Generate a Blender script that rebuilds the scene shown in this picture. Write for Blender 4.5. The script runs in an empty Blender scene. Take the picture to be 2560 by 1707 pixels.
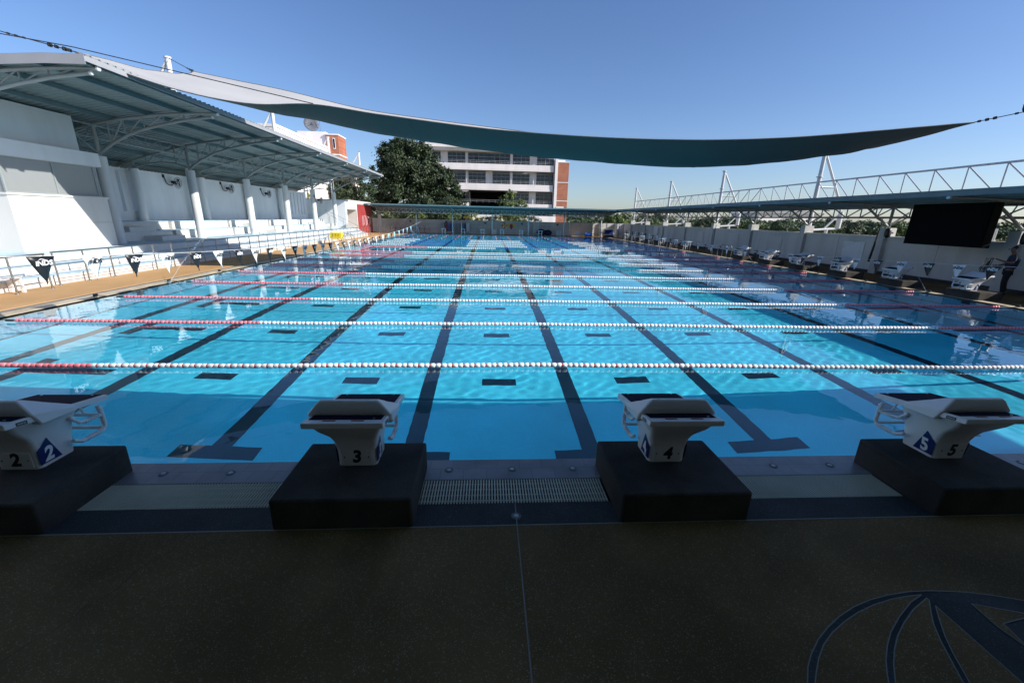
import bpy, bmesh, math, random
import numpy as np
from mathutils import Vector, Matrix, Euler, noise
random.seed(7)
sc = bpy.context.scene
PI = math.pi
# ------------------------------------------------------------------ camera
F, P, YW, RL, H = 1027.4461, .2921, .0631, .024, 2.1756
cp, sp, cy, sy, cr, sr = math.cos(P), math.sin(P), math.cos(YW), math.sin(YW), math.cos(RL), math.sin(RL)
fw = Vector((sy*cp, cy*cp, -sp)); rt = Vector((cy, -sy, 0)); up = rt.cross(fw)
ca = rt*cr+up*sr; cb = -rt*sr+up*cr
cam = bpy.data.cameras.new('camera'); co = bpy.data.objects.new('camera', cam); sc.collection.objects.link(co)
co.matrix_world = Matrix(((ca.x, cb.x, -fw.x, 0), (ca.y, cb.y, -fw.y, 0), (ca.z, cb.z, -fw.z, H), (0, 0, 0, 1)))
cam.sensor_width = 36; cam.lens = F/2560*36; cam.clip_start = .05; cam.clip_end = 5000; sc.camera = co
# ------------------------------------------------------------------ sky, sun, exposure
EL, AZ = math.radians(29), math.radians(110)
w = bpy.data.worlds.new('World'); sc.world = w; w.use_nodes = True
nt = w.node_tree; bg = nt.nodes['Background']
sky = nt.nodes.new('ShaderNodeTexSky'); sky.sky_type = 'NISHITA'; sky.sun_disc = False
sky.sun_elevation = EL; sky.sun_rotation = AZ; sky.air_density = 1.0; sky.dust_density = .6; sky.ozone_density = 3.0
hs = nt.nodes.new('ShaderNodeHueSaturation'); hs.inputs['Saturation'].default_value = 1.05
tn = nt.nodes.new('ShaderNodeMix'); tn.data_type = 'RGBA'; tn.blend_type = 'MULTIPLY'; tn.inputs[0].default_value = 1; tn.inputs[7].default_value = (.90, .95, 1.13, 1)
nt.links.new(sky.outputs[0], hs.inputs['Color']); nt.links.new(hs.outputs[0], tn.inputs[6]); nt.links.new(tn.outputs[2], bg.inputs[0])
bg.inputs[1].default_value = .10
S = Vector((math.sin(AZ)*math.cos(EL), math.cos(AZ)*math.cos(EL), math.sin(EL)))
sl = bpy.data.lights.new('sun', 'SUN'); sl.energy = 5; sl.angle = math.radians(.5); sl.color = (1, .955, .89)
so = bpy.data.objects.new('sun', sl); sc.collection.objects.link(so); so.rotation_euler = S.to_track_quat('Z', 'Y').to_euler()
so.location = (0, 0, 60)
sl.cycles.is_caustics_light = True
sc.view_settings.view_transform = 'Standard'; sc.view_settings.look = 'None'
sc.view_settings.exposure = 0.42; sc.view_settings.gamma = 1
sc.render.engine = 'CYCLES'
sc.cycles.use_denoising = True
sc.cycles.max_bounces = 10; sc.cycles.diffuse_bounces = 4; sc.cycles.glossy_bounces = 4
sc.cycles.transmission_bounces = 6; sc.cycles.transparent_max_bounces = 8
sc.cycles.sample_clamp_indirect = 6

# ------------------------------------------------------------------ materials
def pm(name, col, rough=.6, var=.12, scale=3., metal=0., bump=0., bscale=40., col2=None, spec=.5, detail=6., coord='Object', stretch=None):
    M = bpy.data.materials.new(name); M.use_nodes = True; n = M.node_tree; B = n.nodes['Principled BSDF']
    B.inputs['Roughness'].default_value = rough; B.inputs['Metallic'].default_value = metal
    B.inputs['Specular IOR Level'].default_value = spec
    tc = n.nodes.new('ShaderNodeTexCoord'); src = tc.outputs[coord]
    if stretch:
        mp = n.nodes.new('ShaderNodeMapping'); mp.inputs['Scale'].default_value = stretch
        n.links.new(src, mp.inputs[0]); src = mp.outputs[0]
    nz = n.nodes.new('ShaderNodeTexNoise'); nz.inputs['Scale'].default_value = scale; nz.inputs['Detail'].default_value = detail
    n.links.new(src, nz.inputs['Vector'])
    rp = n.nodes.new('ShaderNodeValToRGB'); e = rp.color_ramp.elements
    e[0].position = .3; e[1].position = .7
    c2 = col2 or tuple(min(1, c*(1+var)) for c in col)
    e[0].color = (*[c*(1-var) for c in col], 1) if not col2 else (*col, 1); e[1].color = (*c2, 1)
    n.links.new(nz.outputs['Fac'], rp.inputs[0]); n.links.new(rp.outputs[0], B.inputs['Base Color'])
    if bump:
        n2 = n.nodes.new('ShaderNodeTexNoise'); n2.inputs['Scale'].default_value = bscale; n2.inputs['Detail'].default_value = 4
        n.links.new(src, n2.inputs['Vector'])
        b = n.nodes.new('ShaderNodeBump'); b.inputs['Strength'].default_value = bump; b.inputs['Distance'].default_value = .01
        n.links.new(n2.outputs['Fac'], b.inputs['Height']); n.links.new(b.outputs[0], B.inputs['Normal'])
    return M
def stain(M, scale=.8, lo=.6, p0=.35, p1=.6, stretch=(1, 1, 1)):
    n = M.node_tree; B = n.nodes['Principled BSDF']; l = B.inputs['Base Color'].links[0]; src = l.from_socket
    tc = n.nodes.new('ShaderNodeTexCoord'); mp = n.nodes.new('ShaderNodeMapping'); mp.inputs['Scale'].default_value = stretch
    nz = n.nodes.new('ShaderNodeTexNoise'); nz.inputs['Scale'].default_value = scale; nz.inputs['Detail'].default_value = 8; nz.inputs['Distortion'].default_value = .6
    rp = n.nodes.new('ShaderNodeValToRGB'); rp.color_ramp.elements[0].position = p0; rp.color_ramp.elements[0].color = (lo, lo, lo, 1); rp.color_ramp.elements[1].position = p1; rp.color_ramp.elements[1].color = (1, 1, 1, 1)
    mx = n.nodes.new('ShaderNodeMix'); mx.data_type = 'RGBA'; mx.blend_type = 'MULTIPLY'; mx.inputs[0].default_value = 1
    n.links.new(tc.outputs['Object'], mp.inputs[0]); n.links.new(mp.outputs[0], nz.inputs['Vector']); n.links.new(nz.outputs['Fac'], rp.inputs[0])
    n.links.new(src, mx.inputs[6]); n.links.new(rp.outputs[0], mx.inputs[7]); n.links.new(mx.outputs[2], B.inputs['Base Color'])
def brickmat(name, c1, c2, mort, scale, bw=.5, rh=.25, ms=.02, rough=.8, stretch=(1, 1, 1), rot=(0, 0, 0)):
    M = bpy.data.materials.new(name); M.use_nodes = True; n = M.node_tree; B = n.nodes['Principled BSDF']; B.inputs['Roughness'].default_value = rough
    tc = n.nodes.new('ShaderNodeTexCoord'); mp = n.nodes.new('ShaderNodeMapping'); mp.inputs['Rotation'].default_value = rot; mp.inputs['Scale'].default_value = stretch
    br = n.nodes.new('ShaderNodeTexBrick'); br.inputs['Scale'].default_value = scale
    br.inputs['Color1'].default_value = (*c1, 1); br.inputs['Color2'].default_value = (*c2, 1); br.inputs['Mortar'].default_value = (*mort, 1)
    br.inputs['Brick Width'].default_value = bw; br.inputs['Row Height'].default_value = rh; br.inputs['Mortar Size'].default_value = ms
    nz = n.nodes.new('ShaderNodeTexNoise'); nz.inputs['Scale'].default_value = .6; nz.inputs['Detail'].default_value = 8
    mx = n.nodes.new('ShaderNodeMix'); mx.data_type = 'RGBA'; mx.blend_type = 'MULTIPLY'; mx.inputs[0].default_value = .5
    rp = n.nodes.new('ShaderNodeValToRGB'); rp.color_ramp.elements[0].position = .3; rp.color_ramp.elements[0].color = (.5, .5, .5, 1); rp.color_ramp.elements[1].position = .65
    n.links.new(tc.outputs['Object'], mp.inputs[0]); n.links.new(mp.outputs[0], br.inputs[0]); n.links.new(tc.outputs['Object'], nz.inputs[0])
    n.links.new(nz.outputs['Fac'], rp.inputs[0]); n.links.new(br.outputs[0], mx.inputs[6]); n.links.new(rp.outputs[0], mx.inputs[7]); n.links.new(mx.outputs[2], B.inputs['Base Color'])
    return M
def speckmat(name, c1, c2, speck, scale=60, rough=.75, amt=.62):
    M = pm(name, c1, rough, scale=1.2, col2=c2, bump=.35, bscale=120); n = M.node_tree; B = n.nodes['Principled BSDF']
    rp = [x for x in n.nodes if x.type == 'VALTORGB'][0]
    tc = [x for x in n.nodes if x.type == 'TEX_COORD'][0]
    v = n.nodes.new('ShaderNodeTexVoronoi'); v.inputs['Scale'].default_value = scale; n.links.new(tc.outputs['Object'], v.inputs['Vector'])
    sep = n.nodes.new('ShaderNodeSeparateColor'); n.links.new(v.outputs['Color'], sep.inputs[0])
    r2 = n.nodes.new('ShaderNodeValToRGB'); r2.color_ramp.elements[0].position = amt; r2.color_ramp.elements[1].position = 1
    n.links.new(sep.outputs[0], r2.inputs[0])
    mx = n.nodes.new('ShaderNodeMix'); mx.data_type = 'RGBA'; mx.inputs[7].default_value = (*speck, 1)
    n.links.new(r2.outputs[0], mx.inputs[0]); n.links.new(rp.outputs[0], mx.inputs[6]); n.links.new(mx.outputs[2], B.inputs['Base Color'])
    return M
m_white = pm('white_paint', (.67, .65, .61), .55, .04, .7, bump=.15)
m_cool = pm('pale_grey_paint', (.74, .77, .79), .6, .05, .5, bump=.12)
m_col = pm('grey_column_paint', (.60, .63, .64), .55, .06, 1.2)
m_tread = pm('pale_blue_tread', (.50, .68, .80), .5, .12, .8)
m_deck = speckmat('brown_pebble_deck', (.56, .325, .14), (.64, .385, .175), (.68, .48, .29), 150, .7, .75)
m_deckshade = speckmat('shade_dark_pebble_deck', (.175, .108, .044), (.225, .142, .06), (.42, .34, .22), 230, .8, .9)  # brown deck again, with the shade under the roofs put into its colour
m_dark = speckmat('dark_pebble', (.055, .056, .055), (.08, .08, .078), (.18, .19, .2), 230, .7, .93)
m_plinth = speckmat('dark_plinth_render', (.055, .050, .044), (.085, .078, .07), (.14, .14, .13), 240, .85, .95)
m_beige = brickmat('beige_coping_tile', (.72, .60, .42), (.76, .64, .46), (.45, .38, .28), 4, .5, 2, .01, .5)
m_grey = pm('grey_channel', (.20, .19, .175), .7, .2, 6)
m_gtile = brickmat('grey_coping_tile', (.30, .28, .27), (.35, .32, .31), (.17, .165, .165), 4, .8, .64, .008, .35)
m_pool = brickmat('blue_mosaic_tile', (.10, .82, 1.0), (.095, .78, .98), (.08, .71, .94), 10, .5, .5, .03, .4)
m_wallt = brickmat('pale_blue_mosaic', (.40, .80, .95), (.37, .76, .92), (.3, .68, .85), 10, .5, .5, .03, .4)
m_navyt = pm('navy_tile', (.008, .02, .045), .4, .2, 4)
m_roofd = pm('dark_grey_sheet', (.085, .10, .10), .6, .15, .8)  # even dark grey for the far and side canopy roofs
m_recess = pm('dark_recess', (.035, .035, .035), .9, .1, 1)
m_roofg = pm('green_grey_steel_sheet', (.20, .262, .258), .45, .08, .6, metal=.0)
m_rsteel = pm('mid_grey_steel', (.22, .23, .23), .4, .08, 1.5)
m_steelg = pm('grey_green_steel', (.27, .30, .30), .4, .08, 1.5)
m_purlin = pm('dark_teal_purlin', (.13, .20, .22), .45, .1, 1.5)
m_gsteel = pm('pale_grey_painted_steel', (.58, .59, .60), .45, .05, 1.0)
m_wsteel = pm('white_steel', (.72, .73, .74), .35, .05, 1.0)
m_fascia = pm('grey_fascia', (.33, .33, .345), .45, .1, .8)
m_sailu = pm('teal_sail_underside', (.058, .074, .072), .8, .05, .4)
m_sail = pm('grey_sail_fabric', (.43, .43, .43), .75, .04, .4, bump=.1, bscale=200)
m_hem = pm('dark_hem', (.10, .10, .10), .8, .3, 20)
m_inox = pm('stainless', (.42, .40, .37), .36, .1, 3, metal=1.)
m_block = pm('white_moulded_block', (.78, .78, .77), .35, .03, 2)
m_navy = pm('navy_rubber', (.006, .008, .028), .85, .2, 60, bump=.4, bscale=300, spec=.12)
m_navys = pm('navy_vinyl', (.012, .03, .14), .3, .1, 4)
m_black = pm('black_vinyl', (.012, .013, .015), .4, .1, 5)
m_vwhite = pm('white_vinyl', (.85, .85, .85), .35, .02, 4)
m_redv = pm('red_vinyl', (.30, .03, .02), .4, .1, 4)
m_fred = pm('rose_red_float', (.84, .24, .28), .35, .06, 8)
m_fwhite = pm('white_float', (.86, .86, .84), .35, .03, 8)
m_fdark = pm('maroon_divider', (.42, .05, .03), .4, .1, 8)
m_fblue = pm('blue_float', (.015, .12, .55), .35, .06, 8)
m_jnt = pm('grey_joint', (.25, .235, .20), .6, .1, 6)
m_cable = pm('black_cable', (.03, .028, .025), .6, .3, 20)
m_rope = pm('white_cord', (.75, .75, .72), .7, .1, 20)
m_glass = pm('dark_glass', (.012, .014, .017), .08, .1, .5, spec=.6)
m_mull = pm('grey_mullion', (.40, .41, .42), .5, .05, 2)
m_frame = pm('pale_frame', (.55, .55, .55), .5, .05, 2)
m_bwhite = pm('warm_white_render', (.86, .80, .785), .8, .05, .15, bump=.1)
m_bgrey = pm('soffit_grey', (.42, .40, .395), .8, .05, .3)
m_brick = brickmat('orange_brick', (.42, .13, .07), (.50, .17, .09), (.48, .30, .22), 1, .45, .15, .012, .9, rot=(PI/2, 0, 0))
m_brickx = brickmat('orange_brick_side', (.42, .13, .07), (.50, .17, .09), (.48, .30, .22), 1, .45, .15, .012, .9, rot=(PI/2, 0, PI/2))
m_redt = brickmat('red_wall_tile', (.38, .045, .045), (.44, .06, .06), (.30, .12, .11), 1, .35, .115, .012, .35, rot=(PI/2, 0, PI/2))
m_green = pm('dark_green_leaf', (.018, .032, .012), .6, scale=1.1, col2=(.05, .078, .026), detail=2)
m_green2 = pm('mid_green_leaf', (.055, .10, .02), .6, scale=1.1, col2=(.14, .19, .05), detail=2)
m_green3 = pm('dull_far_leaf', (.05, .085, .035), .7, scale=.6, col2=(.11, .15, .07), detail=3)
m_yellowleaf = pm('yellow_leaf', (.30, .26, .04), .6, scale=2, col2=(.12, .18, .04), detail=2)
m_trunk = pm('bark', (.12, .09, .065), .9, .3, 6, bump=.5)
m_wall = pm('painted_wall', (.60, .59, .56), .7, .06, .35, bump=.25, bscale=25)
m_screen = pm('black_screen', (.004, .005, .005), .7, .1, 3, spec=.05)
m_field = pm('scrub_ground', (.16, .17, .07), .9, scale=.03, col2=(.32, .27, .14), detail=10)
m_wheat = pm('dry_reeds', (.34, .27, .16), .9, scale=1.5, col2=(.22, .21, .10), detail=6)
m_blind = bpy.data.materials.new('blinds_behind_glass'); m_blind.use_nodes = True
if 1:
    n = m_blind.node_tree; B = n.nodes['Principled BSDF']; B.inputs['Roughness'].default_value = .12
    tc = n.nodes.new('ShaderNodeTexCoord'); wv = n.nodes.new('ShaderNodeTexWave'); wv.bands_direction = 'Z'; wv.inputs['Scale'].default_value = 11; wv.inputs['Distortion'].default_value = .3
    rp = n.nodes.new('ShaderNodeValToRGB'); rp.color_ramp.elements[0].color = (.16, .17, .17, 1); rp.color_ramp.elements[1].color = (.36, .38, .385, 1)
    n.links.new(tc.outputs['Object'], wv.inputs[0]); n.links.new(wv.outputs['Fac'], rp.inputs[0]); n.links.new(rp.outputs[0], B.inputs['Base Color'])
m_water = bpy.data.materials.new('pool_water'); m_water.use_nodes = True
if 1:
    n = m_water.node_tree; n.nodes.clear(); o = n.nodes.new('ShaderNodeOutputMaterial'); g = n.nodes.new('ShaderNodeBsdfGlass')
    g.inputs['IOR'].default_value = 1.333; g.inputs['Roughness'].default_value = 0; g.inputs['Color'].default_value = (.93, .98, 1, 1)
    n.links.new(g.outputs[0], o.inputs[0])
m_drop = pm('water_droplets', (.52, .56, .60), .1, .02, 5, spec=.8)
m_skin = pm('skin', (.16, .085, .055), .5, .06, 10)
m_shirt = pm('navy_polo', (.015, .03, .06), .8, .1, 20)
m_shirt2 = pm('blue_panel', (.06, .17, .26), .8, .1, 20)
m_trous = pm('black_trousers', (.012, .012, .014), .9, .1, 20)
m_hair = pm('black_hair', (.012, .01, .01), .7, .2, 60)
m_sheet = pm('pale_blue_tarp', (.30, .58, .75), .6, .2, 3, bump=.3, bscale=8)
m_bluet = pm('bright_blue_plastic', (.02, .12, .5), .4, .15, 5)
m_dkblue = pm('dark_blue_sack', (.012, .02, .06), .7, .3, 6, bump=.4, bscale=10)
m_yellow = pm('yellow_plastic', (.75, .62, .03), .4, .1, 4)
m_orange = pm('orange_plastic', (.65, .16, .03), .5, .1, 4)
m_red = pm('red_plastic', (.45, .02, .02), .5, .1, 4)

for m_ in (m_deckshade, m_plinth, m_dark, m_deck): m_.node_tree.nodes['Principled BSDF'].inputs['Specular IOR Level'].default_value = .12
stain(m_deckshade, .9, .62); stain(m_deck, .5, .82, .4, .65, (1, .4, 1)); stain(m_dark, 1.6, .7); stain(m_plinth, 2.2, .68); stain(m_wall, 1.3, .80, .3, .6, (1, 1, .18)); stain(m_white, 1.6, .90, .3, .5, (1, 1, .15))
stain(m_cool, 1.4, .90, .3, .55, (1, 1, .15)); stain(m_bwhite, .6, .88, .3, .55, (1, 1, .2)); stain(m_beige, 2.0, .8); stain(m_gtile, 3., .72); stain(m_tread, 2.2, .75); stain(m_roofg, .8, .85, .35, .6, (.3, 1, 1)); stain(m_col, 3, .9, .3, .5, (1, 1, .2)); stain(m_sail, .35, .93, .4, .6, (.3, 1, 1))
# ------------------------------------------------------------------ mesh helpers
class MB:
    def __init__(s): s.v = []; s.f = []
    def quad(s, *p):
        i = len(s.v); s.v += [tuple(q) for q in p]; s.f.append(tuple(range(i, i+len(p))))
        return s
    def box(s, x0, x1, y0, y1, z0, z1):
        i = len(s.v); s.v += [(x, y, z) for z in (z0, z1) for x, y in ((x0, y0), (x1, y0), (x1, y1), (x0, y1))]
        s.f += [tuple(i+k for k in f) for f in ((0, 3, 2, 1), (4, 5, 6, 7), (0, 1, 5, 4), (1, 2, 6, 5), (2, 3, 7, 6), (3, 0, 4, 7))]
        return s
    def tube(s, pts, r, n=8, cap=True):
        pts = [Vector(p) for p in pts]; rs = r if isinstance(r, (list, tuple)) else [r]*len(pts)
        i0 = len(s.v); u = None
        for k, p in enumerate(pts):
            d = (pts[min(k+1, len(pts)-1)]-pts[max(k-1, 0)]).normalized()
            if u is None:
                u = d.cross(Vector((0, 0, 1)) if abs(d.z) < .9 else Vector((1, 0, 0))).normalized()
            else:
                u = (u-d*u.dot(d)).normalized()
            v = d.cross(u)
            for j in range(n):
                t = 2*PI*j/n; s.v.append(tuple(p+(u*math.cos(t)+v*math.sin(t))*rs[k]))
        for k in range(len(pts)-1):
            for j in range(n):
                a = i0+k*n+j; b = i0+k*n+(j+1) % n; s.f.append((a, b, b+n, a+n))
        if cap:
            s.f.append(tuple(i0+j for j in reversed(range(n)))); e = i0+(len(pts)-1)*n; s.f.append(tuple(e+j for j in range(n)))
        return s
    def bar(s, p, q, w, h=None):   # square section bar
        h = h or w; p, q = Vector(p), Vector(q); d = (q-p).normalized()
        u = d.cross(Vector((0, 0, 1)) if abs(d.z) < .95 else Vector((0, 1, 0))).normalized(); v = d.cross(u)
        i = len(s.v)
        for c in (p, q):
            for a, b in ((-1, -1), (1, -1), (1, 1), (-1, 1)): s.v.append(tuple(c+u*a*w/2+v*b*h/2))
        s.f += [tuple(i+k for k in f) for f in ((0, 3, 2, 1), (4, 5, 6, 7), (0, 1, 5, 4), (1, 2, 6, 5), (2, 3, 7, 6), (3, 0, 4, 7))]
        return s
    def prism(s, prof, a0, a1, axis='y'):  # profile closed polygon extruded
        def pt(p, a): return {'y': (p[0], a, p[1]), 'x': (a, p[0], p[1]), 'z': (p[0], p[1], a)}[axis]
        i = len(s.v); n = len(prof); s.v += [pt(p, a0) for p in prof]+[pt(p, a1) for p in prof]
        s.f += [tuple(i+j for j in range(n)), tuple(i+n+j for j in reversed(range(n)))]
        s.f += [(i+j, i+n+j, i+n+(j+1) % n, i+(j+1) % n) for j in range(n)]
        return s
    def loft(s, rings, cap=True):
        i0 = len(s.v); n = len(rings[0])
        for r in rings: s.v += [tuple(p) for p in r]
        for k in range(len(rings)-1):
            for j in range(n):
                a = i0+k*n+j; b = i0+k*n+(j+1) % n; s.f.append((a, b, b+n, a+n))
        if cap: s.f.append(tuple(i0+j for j in reversed(range(n)))); e = i0+(len(rings)-1)*n; s.f.append(tuple(e+j for j in range(n)))
        return s
    def grid(s, rows):
        i0 = len(s.v); n = len(rows[0])
        for r in rows: s.v += [tuple(p) for p in r]
        for k in range(len(rows)-1):
            for j in range(n-1): a = i0+k*n+j; s.f.append((a, a+1, a+n+1, a+n))
        return s
    def ball(s, c, r, n=6, m=4, sz=1.):
        rings = []
        for k in range(m+1):
            t = PI*k/m
            rings.append([(c[0]+max(.02, math.sin(t))*r*math.cos(2*PI*j/n), c[1]+max(.02, math.sin(t))*r*math.sin(2*PI*j/n), c[2]-r*sz*math.cos(t)) for j in range(n)])
        return s.loft(rings)
    def build(s, name, mat, parent=None, world=True, smooth=35, bevel=0):
        me = bpy.data.meshes.new(name); off = Vector((0, 0, 0))
        if parent is not None and world:
            q = parent
            while q: off += q.location; q = q.parent
        me.from_pydata([(a-off.x, b-off.y, c-off.z) for a, b, c in s.v] if parent is not None and world else s.v, [], s.f)
        me.materials.append(mat)
        if smooth:
            me.shade_smooth(); me.set_sharp_from_angle(angle=math.radians(smooth))
        ob = bpy.data.objects.new(name, me); sc.collection.objects.link(ob)
        if parent is not None: ob.parent = parent
        if bevel:
            b = ob.modifiers.new('bevel', 'BEVEL'); b.width = bevel; b.segments = 2; b.limit_method = 'ANGLE'; b.angle_limit = math.radians(40)
        return ob
def tag(o, label=None, cat=None, group=None, kind=None):
    if label: o['label'] = label
    if cat: o['category'] = cat
    if group: o['group'] = group
    if kind: o['kind'] = kind
    return o
def thing(name, label, cat, loc=(0, 0, 0), rz=0, group=None):
    o = bpy.data.objects.new(name, None); sc.collection.objects.link(o); o.location = loc; o.rotation_euler = (0, 0, rz); o.empty_display_size = .2
    return tag(o, label, cat, group)
def struct(name, mb, m, **k): return tag(mb.build(name, m, **k), kind='structure')
def dup(root, loc, rz=None, label=None, skip=()):
    r = root.copy(); sc.collection.objects.link(r); r.location = loc
    if rz is not None: r.rotation_euler = (0, 0, rz)
    if label: r['label'] = label
    def kids(a, b):
        for ch in list(a.children):
            if ch.name.split('.')[0] in skip: continue
            c = ch.copy(); sc.collection.objects.link(c); c.parent = b; kids(ch, c)
    kids(root, r)
    return r
_tc = {}
def text_mesh(s, size, off=.02, shear=0., extr=.001):
    key = (s, size, off, shear, extr)
    if key in _tc: return _tc[key]
    cu = bpy.data.curves.new('t', 'FONT'); cu.body = s; cu.size = size; cu.offset = off*size; cu.shear = shear; cu.extrude = extr; cu.align_x = 'CENTER'; cu.align_y = 'CENTER'; cu.resolution_u = 3
    o = bpy.data.objects.new('t', cu); sc.collection.objects.link(o)
    dg = bpy.context.evaluated_depsgraph_get(); dg.update(); me = bpy.data.meshes.new_from_object(o.evaluated_get(dg), depsgraph=dg)
    bpy.data.objects.remove(o); v = [tuple(x.co) for x in me.vertices]; f = [tuple(p.vertices) for p in me.polygons]
    _tc[key] = (v, f); return _tc[key]
def put_text(mb, s, size, origin, ux, uz, off=.02, shear=0., sx=1.):
    v, f = text_mesh(s, size, off, shear); ux = Vector(ux); uz = Vector(uz); nn = ux.cross(uz); o = Vector(origin); i = len(mb.v)
    mb.v += [tuple(o+ux*a*sx+uz*b+nn*c) for a, b, c in v]; mb.f += [tuple(i+k for k in q) for q in f]
    return mb
def ordn(k): return ['first', 'second', 'third', 'fourth', 'fifth', 'sixth', 'seventh', 'eighth', 'ninth', 'tenth', 'eleventh', 'twelfth', 'thirteenth', 'fourteenth', 'fifteenth', 'sixteenth', 'seventeenth', 'eighteenth', 'nineteenth', 'twentieth'][k]

# ------------------------------------------------------------------ ground, deck, pool
XL, XR, YA, YB, D, DZ = -9.776, 15.224, 3.338, 53.34, 1.87, .03
g = MB()
for x0, x1, y0, y1 in ((-2500, -60, -2500, 3000), (60, 3000, -2500, 3000), (-60, 60, -2500, -25), (-60, 60, 62, 3000)):
    g.quad((x0, y0, -.05), (x1, y0, -.05), (x1, y1, -.05), (x0, y1, -.05))
g.quad((-60, -25, -.05), (XL-.6, -25, -.05), (XL-.6, 62, -.05), (-60, 62, -.05)); g.quad((XR+.6, -25, -.05), (60, -25, -.05), (60, 62, -.05), (XR+.6, 62, -.05))
g.quad((XL-.6, -25, -.05), (XR+.6, -25, -.05), (XR+.6, 2, -.05), (XL-.6, 2, -.05)); g.quad((XL-.6, YB+.6, -.05), (XR+.6, YB+.6, -.05), (XR+.6, 62, -.05), (XL-.6, 62, -.05))
struct('ground', g, m_field, smooth=0)
g = MB()
def slab(g, x0, x1, y0, y1, z=DZ, zb=-.2): g.box(x0, x1, y0, y1, zb, z)
slab(g, -19, XL-.60, 2.476, 60); slab(g, XL-.60, XR+.45, YB+.4, 60); slab(g, XR+.45, 21, 54, 60)
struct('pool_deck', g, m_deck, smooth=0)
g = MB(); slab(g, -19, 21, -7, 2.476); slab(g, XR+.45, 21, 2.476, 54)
deck = struct('covered_deck', g, m_deckshade, smooth=0)  # same deck as outside, coloured darker for the shade here
g = MB(); slab(g, XL-.38, XL, YA-.03, YB+.4, DZ-.004); slab(g, XR, XR+.3, YA-.03, YB+.4, DZ-.004); slab(g, XL, XR, YB, YB+.4, DZ-.004)
struct('coping', g, m_beige, smooth=0)
g = MB(); slab(g, XL-.60, XL-.38, YA-.03, YB+.4, DZ-.012); slab(g, XR+.3, XR+.45, YA-.03, YB+.4, DZ-.012)
struct('gutter_strip', g, m_grey, smooth=0)
g = MB(); slab(g, XL-.6, XR+.45, 3.05, YA, DZ-.004); g.box(XL-.6, XR+.45, 3.033, 3.05, -.2, DZ)
struct('tiled_pool_edge', g, m_gtile, smooth=0)
g = MB(); slab(g, XL-.6, XR+.45, 2.482, 2.725, DZ-.003)
struct('dark_deck_band', g, m_dark, smooth=0)
g = MB(); g.box(XL-.6, XR+.45, 2.474, 2.484, -.1, DZ+.002); g.box(.222, .230, -7, 2.474, -.1, DZ+.0025); g.box(.222, .230, 2.484, 2.73, -.1, DZ+.0015)
struct('deck_joint', g, m_jnt, smooth=0)
g = MB(); g.box(XL-.6, XR+.45, 2.725, 3.033, -.3, -.12)
struct('drain_channel', g, m_black, smooth=0)
# basin
g = MB(); g.quad((XL, YA, -D), (XR, YA, -D), (XR, YB, -D), (XL, YB, -D))
basin = struct('pool_basin', g, m_pool, smooth=0); basin.cycles.is_caustics_receiver = True
def wet(o): o.cycles.is_caustics_receiver = True; return o
g = MB()
for a, b in (((XL, YA), (XR, YA)), ((XR, YA), (XR, YB)), ((XR, YB), (XL, YB)), ((XL, YB), (XL, YA))):
    g.quad((*a, -D), (*b, -D), (*b, DZ-.01), (*a, DZ-.01))
wet(g.build('basin_wall', m_wallt, basin, smooth=0))
ZF = -D+.005
for k in range(10):
    x = XL+1.25+2.5*k; g = MB()
    g.box(x-.125, x+.125, YA+1.72, YB-1.72, ZF-.01, ZF); g.box(x-.52, x+.52, YA+1.46, YA+1.72, ZF-.01, ZF); g.box(x-.52, x+.52, YB-1.72, YB-1.46, ZF-.01, ZF)
    wet(g.build('lane_line', m_navyt, basin, smooth=0))
for j in range(18):
    yc = YA+1.23+2.5*j+(0 if j < 9 else .0); g = MB()
    if j == 0: continue
    for k in range(1, 10):
        x = XL+2.5*k; g.box(x-.31, x+.31, yc-.125, yc+.125, ZF-.01, ZF)
    for sx, xe in ((1, XL+2), (-1, XR-2)):
        a, b = sorted((xe, xe-sx*.25)); g.box(a, b, yc-.5, yc+.5, ZF-.01, ZF)
        a, b = sorted((xe, xe+sx*1.25)); g.box(a, b, yc-.125, yc+.125, ZF-.012, ZF-.002)
    wet(g.build('cross_lane_mark', m_navyt, basin, smooth=0))
    g = MB()
    for xw, sg in ((XL, 1), (XR, -1)):
        a, b = sorted((xw, xw+sg*.006)); g.box(a, b, yc-.125, yc+.125, -.95, -.12); a, b = sorted((xw, xw+sg*.008)); g.box(a, b, yc-.26, yc+.26, -.42, -.25)
    wet(g.build('wall_target', m_navyt, basin, smooth=0))
g = MB(); g.box(XL, XL+.06, YA, YB, -D, ZF+.003); g.box(XR-.06, XR, YA, YB, -D, ZF+.003); wet(g.build('base_tile_line', m_navyt, basin, smooth=0))
# water surface with real ripples
nx = 640; xs = np.linspace(XL, XR, nx); ys = []; y = YA
while y < YB-.05: ys.append(y); y += .038+.0030*(y-YA)
ys.append(YB); ys = np.array(ys); Xg, Yg = np.meshgrid(xs, ys)
rng = np.random.default_rng(3); Zg = np.zeros_like(Xg)
for i in range(46):
    lam = rng.uniform(.12, .34) if i < 28 else rng.uniform(.4, .8); th = rng.uniform(0, 2*PI); k = 2*PI/lam; amp = lam*(.0006 if i < 28 else .00022)
    if i > 32: lam = rng.uniform(1.2, 3.0); k = 2*PI/lam; amp = .0003*lam
    env = .55+.45*np.sin(Xg*rng.uniform(.1, .35)+rng.uniform(0, 6))*np.sin(Yg*rng.uniform(.1, .3)+rng.uniform(0, 6))
    Zg += amp*env*np.sin(k*(Xg*math.cos(th)+Yg*math.sin(th))+rng.uniform(0, 6.28))
calm = np.clip((Yg-YA)/4, .5, 1)*(1-.45*np.clip((Yg-10)/12, 0, 1)); Zg *= calm
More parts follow.
